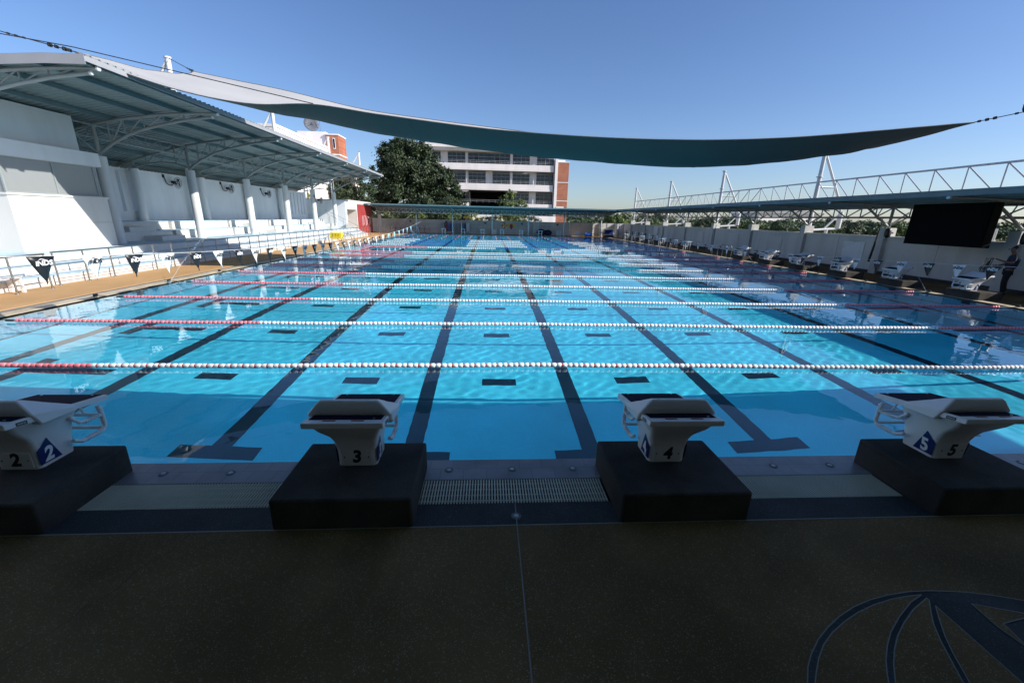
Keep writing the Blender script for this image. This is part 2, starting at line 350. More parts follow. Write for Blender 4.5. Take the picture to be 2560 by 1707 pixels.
rough_ = np.exp(-((Yg-15.8)/1.6)**2)*np.exp(-((Xg+1)/6)**2); Zg *= 1+1.4*rough_
ny = len(ys); i = np.arange(ny-1)[:, None]*nx+np.arange(nx-1)[None]
me = bpy.data.meshes.new('pool_water'); me.from_pydata(np.stack([Xg, Yg, Zg], -1).reshape(-1, 3).tolist(), [], np.stack([i, i+1, i+nx+1, i+nx], -1).reshape(-1, 4).tolist())
me.materials.append(m_water); me.shade_smooth(); wo = bpy.data.objects.new('pool_water', me); sc.collection.objects.link(wo); tag(wo, kind='structure'); wo.cycles.is_caustics_caster = True
# inlaid emblem in the near deck
EM_out = [(1.50, .6), (1.49, .95), (1.52, 1.2), (1.573, 1.358), (1.631, 1.43), (1.691, 1.486), (1.793, 1.564), (1.9, 1.628), (2.024, 1.691), (2.16, 1.746), (2.303, 1.788), (2.435, 1.814), (2.593, 1.833), (2.713, 1.835), (2.838, 1.828), (2.957, 1.816), (3.092, 1.791), (3.249, 1.748), (3.6, 1.6), (3.9, 1.3), (4.0, .95), (3.9, .5), (3.5, .1), (2.9, -.15), (2.2, -.05), (1.7, .25)]
pet = [[(1.55, .8), (1.545, 1.1), (1.57, 1.25), (1.612, 1.357), (1.651, 1.4), (1.718, 1.467), (1.8, 1.535), (1.905, 1.6), (2.034, 1.662), (2.158, 1.712), (2.294, 1.755), (2.439, 1.787), (2.536, 1.8), (2.655, 1.81), (2.536, 1.764), (2.37, 1.674), (2.233, 1.588), (2.144, 1.518), (2.062, 1.442), (2.008, 1.38), (1.978, 1.342), (1.90, 1.15), (1.86, .9), (1.86, .6)],
       [(1.93, .9), (1.96, 1.15), (2.012, 1.34), (2.085, 1.423), (2.166, 1.499), (2.253, 1.567), (2.362, 1.638), (2.499, 1.715), (2.663, 1.787), (2.66, 1.77), (2.583, 1.689), (2.527, 1.625), (2.465, 1.532), (2.414, 1.44), (2.352, 1.326), (2.28, 1.1), (2.25, .8)],
       [(2.30, .9), (2.33, 1.15), (2.385, 1.325), (2.418, 1.386), (2.461, 1.468), (2.513, 1.55), (2.585, 1.644), (2.661, 1.736), (2.652, 1.326), (2.64, 1.0)],
       [(2.895, 1.739), (3.141, 1.668), (3.45, 1.55), (3.35, 1.50), (3.102, 1.64), (2.937, 1.613), (2.911, 1.498), (2.899, 1.489), (2.88, 1.6)]]
g = MB(); g.quad(*[(x, y, DZ+.001) for x, y in EM_out]); em = g.build('deck_emblem', m_dark, deck, smooth=0)
g = MB(); g2 = MB(); g3 = MB()
def strip(g, pts, wd, z, closed=True):
    n = len(pts)
    for k in range(n if closed else n-1):
        a = Vector((*pts[k], z)); b = Vector((*pts[(k+1) % n], z)); d = (b-a).normalized(); q = Vector((-d.y, d.x, 0))*wd/2
        g.quad(a-q, b-q, b+q, a+q)
for p in pet: g2.quad(*[(x, y, DZ+.004) for x, y in p]); strip(g, p, .0055, DZ+.006)
strip(g, EM_out, .0055, DZ+.006)
g2.build('deck_emblem_petal', m_deckshade, deck, smooth=0); g.build('deck_emblem_outline', m_jnt, deck, smooth=0)
g = MB(); rc_ = random.Random(4); p_ = (-2.05, 2.45)
for q in range(34):
    n2_ = (p_[0]-rc_.uniform(-.01, .05), p_[1]-rc_.uniform(.03, .09)); g.quad((p_[0], p_[1], DZ+.0012), (p_[0]+.0035, p_[1], DZ+.0012), (n2_[0]+.0035, n2_[1], DZ+.0012), (n2_[0], n2_[1], DZ+.0012)); p_ = n2_
g.build('deck_crack', m_recess, deck, smooth=0)
# drain gratings between plinths
gr0 = None
for k, x in enumerate((-7.28, -4.78, -2.28, .22, 2.72, 5.22)):
    if gr0 is None:
        g = MB()
        n_ = 66
        for q in range(n_):
            xx = -.76+1.52*(q+.5)/n_; g.box(xx-.0058, xx+.0058, -.15, .15, -.009, 0)
        for yy in (-.105, -.035, .035, .105): g.box(-.76, .76, yy-.004, yy+.004, -.018, -.010)
        gr0 = g.build('drain_grating', pm('cream_plastic', (.58, .55, .40), .5, .08, 4), smooth=0); gr0.location = (x, 2.879, DZ-.001); o = gr0
    else: o = gr0.copy(); sc.collection.objects.link(o); o.location = (x, 2.879, DZ-.001)
    tag(o, ['cream slatted drain grating far left beyond the second plinth', 'cream slatted drain grating left of the plinth with block two', 'cream slatted drain grating between plinths of blocks two and three', 'cream slatted drain grating between plinths of blocks three and four', 'cream slatted drain grating between plinths of blocks four and five', 'cream slatted drain grating right of the plinth with block five'][k], 'grating', 'drain gratings along the near edge')
# round nozzles
nz0 = None
for k, (x, y) in enumerate([(-2.74, 3.18), (-2.19, 3.18), (-.33, 3.18), (.228, 3.18), (.775, 3.18), (2.66, 3.18), (3.21, 3.18), (5.16, 3.18), (.226, 2.58)]):
    if nz0 is None:
        nz0 = thing('floor_nozzle', '', 'nozzle', (x, y, DZ-.003)); g = MB(); g.loft([[(r*math.cos(t*PI/8), r*math.sin(t*PI/8), z) for t in range(16)] for r, z in ((.038, 0), (.036, .004), (.026, .005), (.024, .001))]); g.build('rim', m_grey, nz0, world=False)
        g = MB(); g.loft([[(r*math.cos(t*PI/6), r*math.sin(t*PI/6), z) for t in range(12)] for r, z in ((.019, .001), (.018, .006), (.008, .007))]); g.build('cap', m_frame, nz0, world=False); o = nz0
    else: o = dup(nz0, (x, y, DZ-.003))
    tag(o, ['round steel nozzle in the tiled edge, nearer plinth two, left of a pair', 'round steel nozzle in the tiled edge between plinths two and three, right of a pair', 'round steel nozzle in the tiled edge just right of plinth three', 'round steel nozzle in the tiled edge midway between plinths three and four', 'round steel nozzle in the tiled edge just left of plinth four', 'round steel nozzle in the tiled edge, left of the pair before plinth five', 'round steel nozzle in the tiled edge, right of the pair before plinth five', 'round steel nozzle in the tiled edge right of plinth five', 'round steel floor nozzle on the pale joint in the dark band'][k], 'nozzle', 'floor nozzles by the near edge')

# ------------------------------------------------------------------ starting blocks
def plate_z(y): return .448-.151*y
def make_block(num):
    t = thing('starting_block', '', 'starting block')
    g = MB()
    def ring(z, hw, y0, y1, r=.035, slope=0):
        pts = []; r = min(r, hw*.5)
        for cx, cyy, a0 in ((hw-r, y0+r, -PI/2), (hw-r, y1-r, 0), (-hw+r, y1-r, PI/2), (-hw+r, y0+r, PI)):
            for q in range(4):
                a = a0+q*PI/6; x_ = cx+r*math.cos(a); y_ = cyy+r*math.sin(a); pts.append((x_, y_, z-slope*y_))
        return pts
    g.loft([ring(0, .148, -.10, .18), ring(.14, .153, -.105, .20), ring(.17, .158, -.108, .205), ring(.225, .165, -.125, .215), ring(.28, .18, -.155, .225), ring(.33, .20, -.205, .23), ring(.365, .225, -.25, .235, slope=.05), ring(.395, .25, -.285, .24, slope=.13), ring(.405, .26, -.30, .24, slope=.151)])
    g.build('body', m_block, t, world=False, smooth=50)
    g = MB(); g.box(-.115, .115, -.108, -.09, .02, .145); g.build('rear_panel', m_block, t, world=False, bevel=.004)
    for x in (-.092, .092): MB().tube([(x, -.1, .083), (x, -.111, .083)], .006, 8).build('bolt', m_hem, t, world=False)
    for x, y_ in ((-.2, .38), (.2, .38), (-.2, -.15), (.2, -.25)): MB().tube([(x, y_, plate_z(y_)), (x, y_, plate_z(y_)+.007)], .009, 8).build('bolt', m_inox, t, world=False)
    g = MB(); hw = .285; n = 2
    g.loft([[(-hw, y, plate_z(y)-.045), (hw, y, plate_z(y)-.045), (hw, y, plate_z(y)), (-hw, y, plate_z(y))] for y in (-.34, .42)])
    g.build('platform', m_block, t, world=False, bevel=.006)
    g = MB()
    for y0, y1 in ((-.265, -.13), (.07, .405)):
        g.loft([[(-.255, y, plate_z(y)-.002), (.255, y, plate_z(y)-.002), (.255, y, plate_z(y)+.004), (-.255, y, plate_z(y)+.004)] for y in (y0, y1)])
    g.build('grip_pad', m_navy, t, world=False, smooth=0)
    for x0, x1 in ((-.15, -.06), (.05, .14)):
        g = MB(); g.loft([[(x0, y, plate_z(y)-.002), (x1, y, plate_z(y)-.002), (x1, y, plate_z(y)+.002), (x0, y, plate_z(y)+.002)] for y in (-.30, -.278)])
        g.build('red_mark', m_redv, t, world=False, smooth=0)
    g = MB()
    def rr(y0, y1, z0, z1, hw): return [(-hw, y0, z0), (hw, y0, z0), (hw, y1, z1), (-hw, y1, z1)]
    g.loft([rr(-.135, .12, plate_z(-.135)-.075, plate_z(.12)-.052, .305), rr(-.175, .13, plate_z(-.17)+.012, plate_z(.13)+.002, .305), rr(-.168, -.02, plate_z(-.17)+.10, plate_z(-.02)+.07, .235), rr(-.158, -.115, plate_z(-.15)+.125, plate_z(-.11)+.115, .205)])
    g.build('kick_fin', m_block, t, world=False, bevel=.012)
    g = MB(); gl = MB()
    for sx in (-1, 1):
        x = sx*.2
        g.tube([(x, .395, .295), (x, .41, .20), (x, .415, .11), (x, .40, .078), (x, .365, .065), (x, .20, .07), (x, .13, .11)], .0165, 8)
        g.tube([(x, .40, .205), (x, .30, .21), (x, .22, .225), (x, .15, .30)], .0145, 8)
        for q in range(9): z_ = .12+.018*q; gl.tube([(x, .41, z_), (x, .41, z_+.007)], .0195, 8)
        for q in range(6): y_ = .24+.022*q; gl.tube([(x, y_, .068), (x, y_+.008, .068)], .0195, 8); gl.tube([(x, y_+.02, .212), (x, y_+.028, .212)], .017, 8)
    g.tube([(-.2, .405, .082), (.2, .405, .082)], .0155, 8); g.tube([(-.2, .40, .205), (.2, .40, .205)], .0145, 8)
    for x in (-.07, .07): g.tube([(x, .40, .205), (x, .36, .39)], .010, 6)
    h = g.build('backstroke_grip', m_block, t, world=False, smooth=50); gl.build('rib', m_block, h, world=False, smooth=50)
    tri = [(-.016, .225), (-.097, .142), (-.09, .028), (.068, .026)]
    for sx in (-1, 1):
        g = MB(); hwx = lambda y, z: .1505+.0045*min(z, .14)/.14+max(0, z-.14)*.12
        pr = [(sx*(hwx(a, b)+.003), a, b) for a, b in (tri if sx > 0 else tri[::-1])]
        g.quad(*pr); g.quad(*[(p[0]-sx*.004, p[1], p[2]) for p in pr][::-1])
        s_ = g.build('side_sign', m_navys, t, world=False, smooth=0)
        g = MB(); put_text(g, str(num), .155, (sx*(.1505+.0045+.0065), -.027, .092), (0, sx*1, 0), (sx*.05, 0, 1), .035, sx*.15, .85); g.build('numeral', m_vwhite, s_, world=False, smooth=0)
    g = MB(); put_text(g, str(num), .145, (0, -.1095, .084), (1, 0, 0), (0, 0, 1), .04, .12, .95); g.build('rear_numeral', m_black, t, world=False, smooth=0)
    g = MB(); put_text(g, str(num), .13, (-.06, .206, .12), (-1, 0, 0), (0, 0, 1), .04, .1, .95); g.box(.03, .12, .197, .207, .09, .15); g.build('front_numeral', m_black, t, world=False, smooth=0)
    for sx in (-1, 1):
        g = MB(); zc = plate_z(-.235)-.023
        g.loft([[(sx*.2862, y, plate_z(y)-.037), (sx*.2875, y, plate_z(y)-.037), (sx*.2875, y, plate_z(y)-.012), (sx*.2862, y, plate_z(y)-.012)] for y in (-.27, -.20)])
        lb = g.build('maker_label', m_black, t, world=False, smooth=0)
        g = MB()
        for q in range(6): y = -.262+.0095*q; g.loft([[(sx*.2874, a, plate_z(a)-.029), (sx*.2882, a, plate_z(a)-.029), (sx*.2882, a, plate_z(a)-.020), (sx*.2874, a, plate_z(a)-.020)] for a in (y, y+.006)])
        g.build('label_text', m_frame, lb, world=False, smooth=0)
    return t
def make_plinth(label, x, y, sx, sy, h):
    g = MB(); g.box(-sx/2, sx/2, -sy/2, sy/2, 0, h)
    o = g.build('concrete_plinth', m_plinth, bevel=.018); o.location = (x, y, DZ-.02)
    return tag(o, label, 'plinth', 'dark plinths under the starting blocks')
blk = {}
NW = {3: 'three', 4: 'four', 5: 'five', 6: 'six', 7: 'seven', 8: 'eight'}
for k, n in enumerate((2, 3, 4, 5)):
    x = XL+6.25+2.5*k+.01
    make_plinth(['dark concrete plinth at the left, under the near block numbered two', 'dark concrete plinth under the near block numbered three', 'dark concrete plinth under the near block numbered four', 'dark concrete plinth at the right, under the near block numbered five'][k], x, 2.862, .98, .76, .262)
    b = make_block(n); b.location = (x, 2.995, .27); blk[n] = b
    tag(b, ['white starting block with number two, at the left end of the near row', 'white starting block with number three in the near row', 'white starting block with number four in the near row', 'white starting block with number five on the right of the near row'][k], group='near starting blocks')
for k, n in enumerate((3, 4, 5, 6, 7, 8)):
    y = 12.38+2.5*k
    make_plinth('dark plinth by the right pool side under side block %s' % NW[n], 15.76, y, .82, 1.0, .262).rotation_euler = (0, 0, 0)
    if n in blk: b = dup(blk[n], (15.60, y, .27), PI/2)
    else: b = make_block(n); b.location = (15.60, y, .27); b.rotation_euler = (0, 0, PI/2)
    tag(b, 'white starting block with number %s on the right pool side%s' % (NW[n], ', nearest of that row' if n == 3 else ', farthest of that row' if n == 8 else ''), group='right side starting blocks')
# old steel starting blocks
def make_old(label, x, y, rz, o=None):
    if o: return tag(dup(o, (x, y, DZ), rz), label)
    t = thing('old_starting_block', label, 'starting block', (x, y, DZ), rz, 'old steel starting blocks')
    g = MB(); g.box(-.27, .27, -.25, .30, .60, .67); g.build('top', m_tread, t, world=False, bevel=.01)
    for sx in (-1, 1):
        for yy in (-.15, .2): MB().tube([(sx*.19, yy, 0), (sx*.19, yy, .60)], .024, 8).build('leg', m_wsteel, t, world=False)
    MB().box(-.19, .19, .03, .24, .27, .30).build('step', m_wsteel, t, world=False)
    return t
old = None
for k in range(8):
    x = (-5.5, -3.1, -.66, 1.78, 4.2, 6.65, 9.0, 11.5)[k]
    o = make_old('pale blue topped steel block on the far edge, %s from the left' % ordn(k), x, 53.85 if 0 else 53.62, PI, old)
    old = old or o
for k in range(7):
    make_old('blue topped steel block on the shaded right side, %s beyond block eight' % ordn(k), 15.85, 32.7+2.5*k, PI/2, old)

# ------------------------------------------------------------------ lane ropes
def wob(x): return .035*math.sin(x*.55+1)+.012*math.sin(x*2.3)
def floats(g, x0, x1, pitch, r, wdt, n=8):
    x = x0
    while x < x1-.01:
        g.loft([[(x+a, wob(x)+rr_*math.cos(2*PI*j/n), .0+rr_*math.sin(2*PI*j/n)) for j in range(n)] for a, rr_ in ((0, r*.66), (wdt*.18, r*.96), (wdt*.5, r), (wdt*.82, r*.96), (wdt, r*.66))])
        x += pitch
def spec_mesh(spec):
    out = []
    for x0, x1, kind in spec:
        a, b = MB(), MB()
        if kind == 'R': floats(a, x0, x1, .083, .036, .077); floats(b, x0+.07, x1, .166, .031, .018, 6); out.append(('red_float_section', a, m_fred)); out.append(('divider_disc', b, m_fdark))
        if kind == 'W': floats(a, x0, x1, .083, .036, .077); floats(b, x0+.07, x1, .166, .034, .02, 6); out.append(('white_float_section', a, m_fwhite)); out.append(('divider_disc', b, m_fdark))
        if kind == 'w': floats(a, x0, x1, .14, .031, .11); out.append(('white_float_section', a, m_fwhite))
        if kind == 'B': floats(a, x0, x1, .16, .026, .085, 6); out.append(('blue_float_section', a, m_fblue))
        if kind == 'D': floats(a, x0, x1, .7, .05, .06, 6); floats(b, x0+.25, x1, 1.4, .05, .06, 6); out.append(('blue_disc', a, m_fblue)); out.append(('red_disc', b, m_fred))
    a = MB().tube([(XL, 0, 0)]+[(q*.5-9.2, wob(q*.5-9.2), 0) for q in range(48)]+[(XR, 0, 0)], .006, 5); out.append(('cable', a, m_cable))
    a = MB().box(XR+.06, XR+.10, -.05, .05, .0, .07); out.append(('end_hook', a, m_cable)); a = MB().box(XL-.10, XL-.06, -.05, .05, .0, .07); a.tube([(XL-.08, 0, .03), (XL+.02, 0, .03), (XL+.3, 0, 0)], .008, 5); out.append(('end_hook', a, m_cable)); out.append(('tensioner', MB().tube([(XL+.42, 0, 0), (XL+.56, 0, 0)], .022, 6), m_cable))
    return out
protos = {}
ropes = [(5.82, 'RWN')]+[(5.82+2.5*k, 'RW') for k in range(1, 9)]+[(30.45, 'RWB')]+[(y, 'WBW') for y in (32.9, 35.3, 37.8, 40.4)]+[(y, 'DOT') for y in (43.2, 45.8, 48.3, 50.6)]
specs = {'RWN': [(XL+.58, XL+4.2, 'R'), (XL+4.2, XR-5.2, 'W'), (XR-5.2, XR-.5, 'R')], 'RW': [(XL+.58, XL+5.2, 'R'), (XL+5.2, XR-5.2, 'W'), (XR-5.2, XR-.5, 'R')], 'RWB': [(XL+.58, -4.3, 'R'), (-4.3, .5, 'w'), (.5, 5.3, 'B'), (5.3, 10, 'w'), (10, XR-.5, 'R')],
         'WBW': [(XL+.9, -6.4, 'w'), (-6.4, -1.65, 'B'), (-1.65, 3.05, 'w'), (3.05, 7.7, 'B'), (7.7, 12.5, 'w'), (12.5, XR-.5, 'B')], 'DOT': [(XL+.6, XR-.5, 'D')]}
lab = {'RWN': 'nearest lane rope, white floats with a short red left end, just beyond the starting blocks', 'RW': 'red and white float lane rope across the pool, ', 'RWB': 'lane rope of red, white and blue floats across the far half', 'WBW': 'far lane rope of white and blue float sections, ', 'DOT': 'thin far lane rope with spaced blue and red discs, '}
cnt = {}
for y, kd in ropes:
    c = cnt.get(kd, 0); cnt[kd] = c+1
    lb = lab[kd]+('' if kd in ('RWB', 'RWN') else ordn(c)+(' after the nearest one' if kd == 'RW' else ' of its kind'))
    if kd not in protos:
        t = thing('lane_rope', lb, 'lane rope', (0, y, .04 if y < 29 else .022), 0, 'lane ropes across the pool')
        for nm, mb, mt in spec_mesh(specs[kd]): mb.build(nm, mt, t, world=False, smooth=60)
        protos[kd] = t
    else: dup(protos[kd], (0, y, .04 if y < 29 else .022), None, lb)

# ------------------------------------------------------------------ pennant strings
def pennants(name, label, path, ys, wd, ht, x, black_first, far_plain=99):
    t = thing(name, label, 'pennant string', (x, ys[0], 0), 0, 'pennant strings along the pool')
    def zt(y):
        for (a, za), (b, zb) in zip(path[:-1], path[1:]):
            if a <= y <= b: return za+(zb-za)*(y-a)/(b-a)
        return path[-1][1]
    g = MB(); g.tube([(x, y, z) for y, z in path], .006, 5); g.build('cord', m_rope, t, smooth=60)
    for k, y in enumerate(ys):
        blk_ = (k % 2 == 0) == black_first; z = zt(y); z2 = zt(y+wd/2); z1 = zt(y-wd/2)
        tw = random.uniform(-.05, .05); sw = random.uniform(-.03, .10); lean = random.uniform(-.05, .05)
        mt = m_black if blk_ else m_vwhite
        if k >= far_plain: mt = m_black if blk_ else m_sheet
        g = MB(); rows = []
        for q in range(6):
            f = q/5; hw = wd/2*(1-f)+.004; rows.append([(x+tw*f+.02*math.sin(3*f+a*5), y+lean*f+a*hw*2+sw*f, (z1+(z2-z1)*(a+.5))-ht*f) for a in (-.5, -.17, .17, .5)])
        g.grid(rows)
        p = g.build('pennant', mt, t, smooth=60); so_ = p.modifiers.new('thick', 'SOLIDIFY'); so_.thickness = .003; so_.offset = 0
        # mark: lettering with a swoosh above it, on the side the camera sees
        if k < 24:
            g = MB(); sgn = 1 if x < 0 else -1; xo = x+sgn*.034+tw*.25
            put_text(g, 'iNDS', .118*wd/.46, (xo, y+lean*.2+sw*.2, z-.125*ht/.5), (0, sgn, 0), (0, 0, 1), .03, .15, 1.15)
            pts = [(-.085, .045), (-.055, .062), (-.02, .066), (.02, .052), (.05, .036), (.085, .042), (.05, .026), (.015, .038), (-.02, .054), (-.05, .052)]
            sc_ = wd/.46; g.quad(*[(xo, y+lean*.2+sw*.2+sgn*a*sc_, z-.125*ht/.5+b*sc_+.016) for a, b in pts])
            m_ = g.build('mark', (m_vwhite if blk_ else m_black), p, smooth=0)
    return t
pennants('pennant_string', 'string of black and white triangular pennants along the left pool side',
         [(4, 1.62), (6, 1.46), (8, 1.32), (10, 1.18), (12, 1.07), (15, .95), (17, .87), (20, .78), (23, .71), (26, .672), (30, .66), (33, .69), (36, .745), (40, .86), (44, 1.02), (48, 1.25), (52.6, 1.55)],
         [7.95+1.0*k for k in range(38)], .46, .50, -8.0, True, 26)
pennants('pennant_string', 'string of black and white triangular pennants along the shaded right side',
         [(6, 1.55), (9, 1.28), (12.5, 1.06), (14, .98), (16, .9), (18, .82), (20, .77), (24, .73), (27, .70), (30, .71), (33, .78), (37, .9), (41, 1.08), (45.7, 1.12), (52.6, 1.3)],
         [12.57-1.9+.95*k for k in range(38)], .42, .42, 15.2, False)

# ------------------------------------------------------------------ roof helpers
def sheet_rows(prof, a0, a1, pitch=.25, rib=.035, axis='y'):
    # prof: (x,z) slope line; ribs run along the slope, repeated along the other axis
    rows = []; a = a0
    while a < a1-1e-6:
        for da, h in ((0, 0), (.17, 0), (.19, rib), (.23, rib)):
            aa = a+da*pitch/.25
            if aa > a1: break
            rows.append([((x, aa, z+h) if axis == 'y' else (aa, x, z+h)) for x, z in prof])
        a += pitch
    return rows
def lattice(g, f_top, f_bot, s0, s1, n, r=.04, rw=.022, rot=1):
    pts_t = [Vector(f_top(s0+(s1-s0)*k/n)) for k in range(n+1)]; pts_b = [Vector(f_bot(s0+(s1-s0)*k/n)) for k in range(n+1)]
    g.tube(pts_t, r, 8); g.tube(pts_b, r, 8)
    for k in range(n+1): g.tube([pts_t[k], pts_b[k]], rw, 6)
    for k in range(n):
        if (k < n/2) == (rot > 0): g.tube([pts_t[k], pts_b[k+1]], rw, 6)
        else: g.tube([pts_b[k], pts_t[k+1]], rw, 6)

# ------------------------------------------------------------------ left grandstand
stand = thing('grandstand', 'white stepped grandstand under a curved green-grey roof along the left side', 'grandstand', (-15, 28, 0))
Y0s, Y1s = 2.0, 44.2
steps = [(-12.4, -12.95, .30), (-12.95, -13.5, .55), (-13.5, -15.6, .80), (-15.6, -16.5, 1.2), (-16.5, -18.0, 1.6)]
for k, (xa, xb, z) in enumerate(steps):
    g = MB(); y = Y0s
    if k >= 3:
        y = 2.1 if k == 3 else 3.2
        while y < Y1s-.3:
            y2 = min(y+4.78, Y1s); g.box(xb+(0 if k == 4 else -.0), xa, y, y2, -.1, z-.03); y = y2+.25
        g.box(-18, xa-.35, Y0s, Y1s, -.1, z-.06)
    else: g.box(-18, xa, Y0s, Y1s, -.1, z-.03)
    g.build('seating_tier', m_white, stand, smooth=0)
    g = MB()
    if k >= 3:
        y = 2.1 if k == 3 else 3.2
        while y < Y1s-.3: y2 = min(y+4.78, Y1s); g.box(xb, xa+.02, y, y2, z-.03, z); y = y2+.25
    else: g.box(xb-.02, xa+.02, Y0s, Y1s, z-.03, z)
    g.build('tread', m_tread, stand, smooth=0)
for k, (x, y, z, h) in enumerate([(-16.05, 20.3, 1.2, .2), (-15.2, 20.9, .8, .2), (-16.05, 30.6, 1.2, .2), (-15.25, 31.6, .8, .18), (-16.05, 41.0, 1.2, .2), (-15.2, 42.4, .8, .2)]):
    MB().box(x-.4, x+.4, y-.75, y+.75, z, z+h).build('aisle_step', m_white, stand, smooth=0)
YC = [18.15+5.03*k for k in range(6)]
for y in YC:
    g = MB(); g.tube([(-15, y, .8), (-15, y, 4.08)], .2, 20); g.build('column', m_col, stand)
    g = MB(); g.tube([(-15, y, 4.08), (-15, y, 5.2)], .075, 10); g.build('post_head', m_steelg, stand)
for y in YC[:5]:
    g = MB(); yy = y+4.85 if 0 else y; g.tube([(-17.7, yy, 1.6), (-17.7, yy, 4.1)], .2, 16); g.build('column', m_cool, stand)
# back wall with slots
slots = [22.51, 23.12, 23.71, 28.2, 28.8]+[33.6]+[38.2, 40.2, 40.85, 41.5, 42.2, 42.85, 43.5]
g = MB(); y = Y0s; wx0, wx1 = -18.2, -18.0
for s_ in slots+[None]:
    y2 = (s_-.1) if s_ else 44.1
    g.box(wx0, wx1, y, y2, 2.05, 3.95)
    y = (s_+.1) if s_ else y2
g.box(wx0, wx1, Y0s, 44.1, -.1, 2.05); g.box(wx0, wx1, Y0s, 44.1, 3.95, 4.08)
g.build('back_wall', m_cool, stand, smooth=0)
# roof
def rz_(x): return 5.72-.0235*(x+10.4)**2 if x < -10.4 else 5.72
prof = [(x, rz_(x)+.15) for x in (-10.25, -10.9, -11.6, -12.3, -13, -13.8, -14.6, -15.4, -16.2, -17, -17.9, -18.9)]
g = MB(); g.grid(sheet_rows(prof, 12.65, 43.9)); o = g.build('roof_sheet', m_roofg, stand, smooth=20); s_ = o.modifiers.new('thick', 'SOLIDIFY'); s_.thickness = .012
for x in (-10.42, -11.67, -12.95, -14.3, -15.6, -17.0, -18.3):
    g = MB(); z = rz_(x); g.box(x-.04, x+.04, 12.7, 43.85, z+.0, z+.135); g.box(x-.07, x-.04, 12.7, 43.85, z+.0, z+.02)
    g.build('purlin', m_purlin, stand, smooth=0)
g = MB(); g.box(-10.27, -10.24, 12.62, 43.9, 5.74, 5.87); g.build('eave_trim', m_fascia, stand, smooth=0)
g = MB(); fp = [(x, rz_(x)) for x in (-10.2, -11.2, -12.2, -13.4, -14.6, -16, -17.5, -18.9)]
for (xa, za), (xb, zb) in zip(fp[:-1], fp[1:]):
    g.quad((xa, 12.6, za-.07), (xb, 12.6, zb-.07), (xb, 12.6, zb+.15), (xa, 12.6, za+.15)); g.quad((xa, 12.6, za+.15), (xb, 12.6, zb+.15), (xb, 12.78, zb+.19), (xa, 12.78, za+.19))
o = g.build('gable_fascia', m_fascia, stand, smooth=0); s_ = o.modifiers.new('thick', 'SOLIDIFY'); s_.thickness = .012
bc = [(-10.55, 5.59), (-11.5, 5.46), (-12.4, 5.275), (-13.1, 5.10), (-13.67, 4.91), (-14.34, 4.59), (-14.97, 4.18)]
def bz(x):
    for (a, za), (b, zb) in zip(bc[:-1], bc[1:]):
        if b <= x <= a: return za+(zb-za)*(a-x)/(a-b)
    return 4.18
for y in [13.1]+YC:
    g = MB(); g.tube([(x, y, rz_(x)-.02) for x in (-10.35, -11, -11.8, -12.6, -13.5, -14.3, -15, -16, -17, -18, -18.8)], .055, 10)
    g.tube([(x, y, z) for x, z in bc], .05, 10)
    ws = [-10.9, -11.6, -12.35, -13.1, -13.85, -14.45]
    for k, x in enumerate(ws):
        g.tube([(x, y, bz(x)), (x, y, rz_(x)-.02)], .024, 6)
        if k < 5: g.tube([(ws[k+1], y, bz(ws[k+1])), (x, y, rz_(x)-.02)], .022, 6)
    # rear truss between columns
    rb = [(-15, 4.2), (-15.6, 4.38), (-16.3, 4.43), (-17, 4.33), (-17.7, 4.15)]
    g.tube([(x, y, z) for x, z in rb], .04, 8); g.tube([(-17.7, y, 4.1), (-17.7, y, rz_(-17.7))], .05, 8)
    for k, (x, z) in enumerate(rb[1:4]):
        g.tube([(x, y, z), (x, y, rz_(x))], .02, 6); g.tube([(x, y, z), (x+.6, y, rz_(x+.6))], .02, 6)
    g.build('roof_truss', m_steelg, stand)
    g = MB(); g.tube([(-10.35, y, 5.70), (-10.30, y, 5.70)], .062, 12); g.tube([(-10.56, y, 5.585), (-10.50, y, 5.595)], .056, 12); g.build('tube_end_cap', m_wsteel, stand)
g = MB()
lattice(g, lambda s: (-15, s, 5.18), lambda s: (-15, s, 4.73), 13.1, YC[0], 6, .035, .018)
for a, b in zip(YC[:-1], YC[1:]): lattice(g, lambda s: (-15, s, 5.18), lambda s: (-15, s, 4.73), a, b, 6, .035, .018)
for y in YC:
    for sg in (-1, 1): g.tube([(-15, y, 4.18), (-15, y+sg*.84, 4.73)], .022, 6)
g.build('lattice_girder', m_steelg, stand)
# end wall and stair parapet
g = MB(); g.box(-18.2, -14.3, 44.3, 44.5, -.1, 3.45); g.build('end_wall', m_cool, stand, smooth=0)
g = MB(); g.prism([(-14.3, -.1), (-14.3, 1.22), (-13.6, .95), (-12.9, .5), (-12.3, .3), (-12.3, -.1)], 44.0, 44.5, 'y'); g.build('stair_parapet', m_white, stand, smooth=0)
g = MB(); g.tube([(-15.84, 43, 2.5), (-12.85, 43, 1.08), (-12.6, 43, 1.02)], .02, 6); g.tube([(-15.84, 43, 2.2), (-12.85, 43, .8)], .016, 6)
for x, z0, z1 in ((-15.6, .8, 2.4), (-14.2, .8, 1.72), (-12.85, .3, 1.08)): g.tube([(x, 43, z0), (x, 43, z1)], .018, 6)
tag(g.build('stair_handrail', m_inox), 'thin sloping metal handrail at the far end of the grandstand', 'handrail')
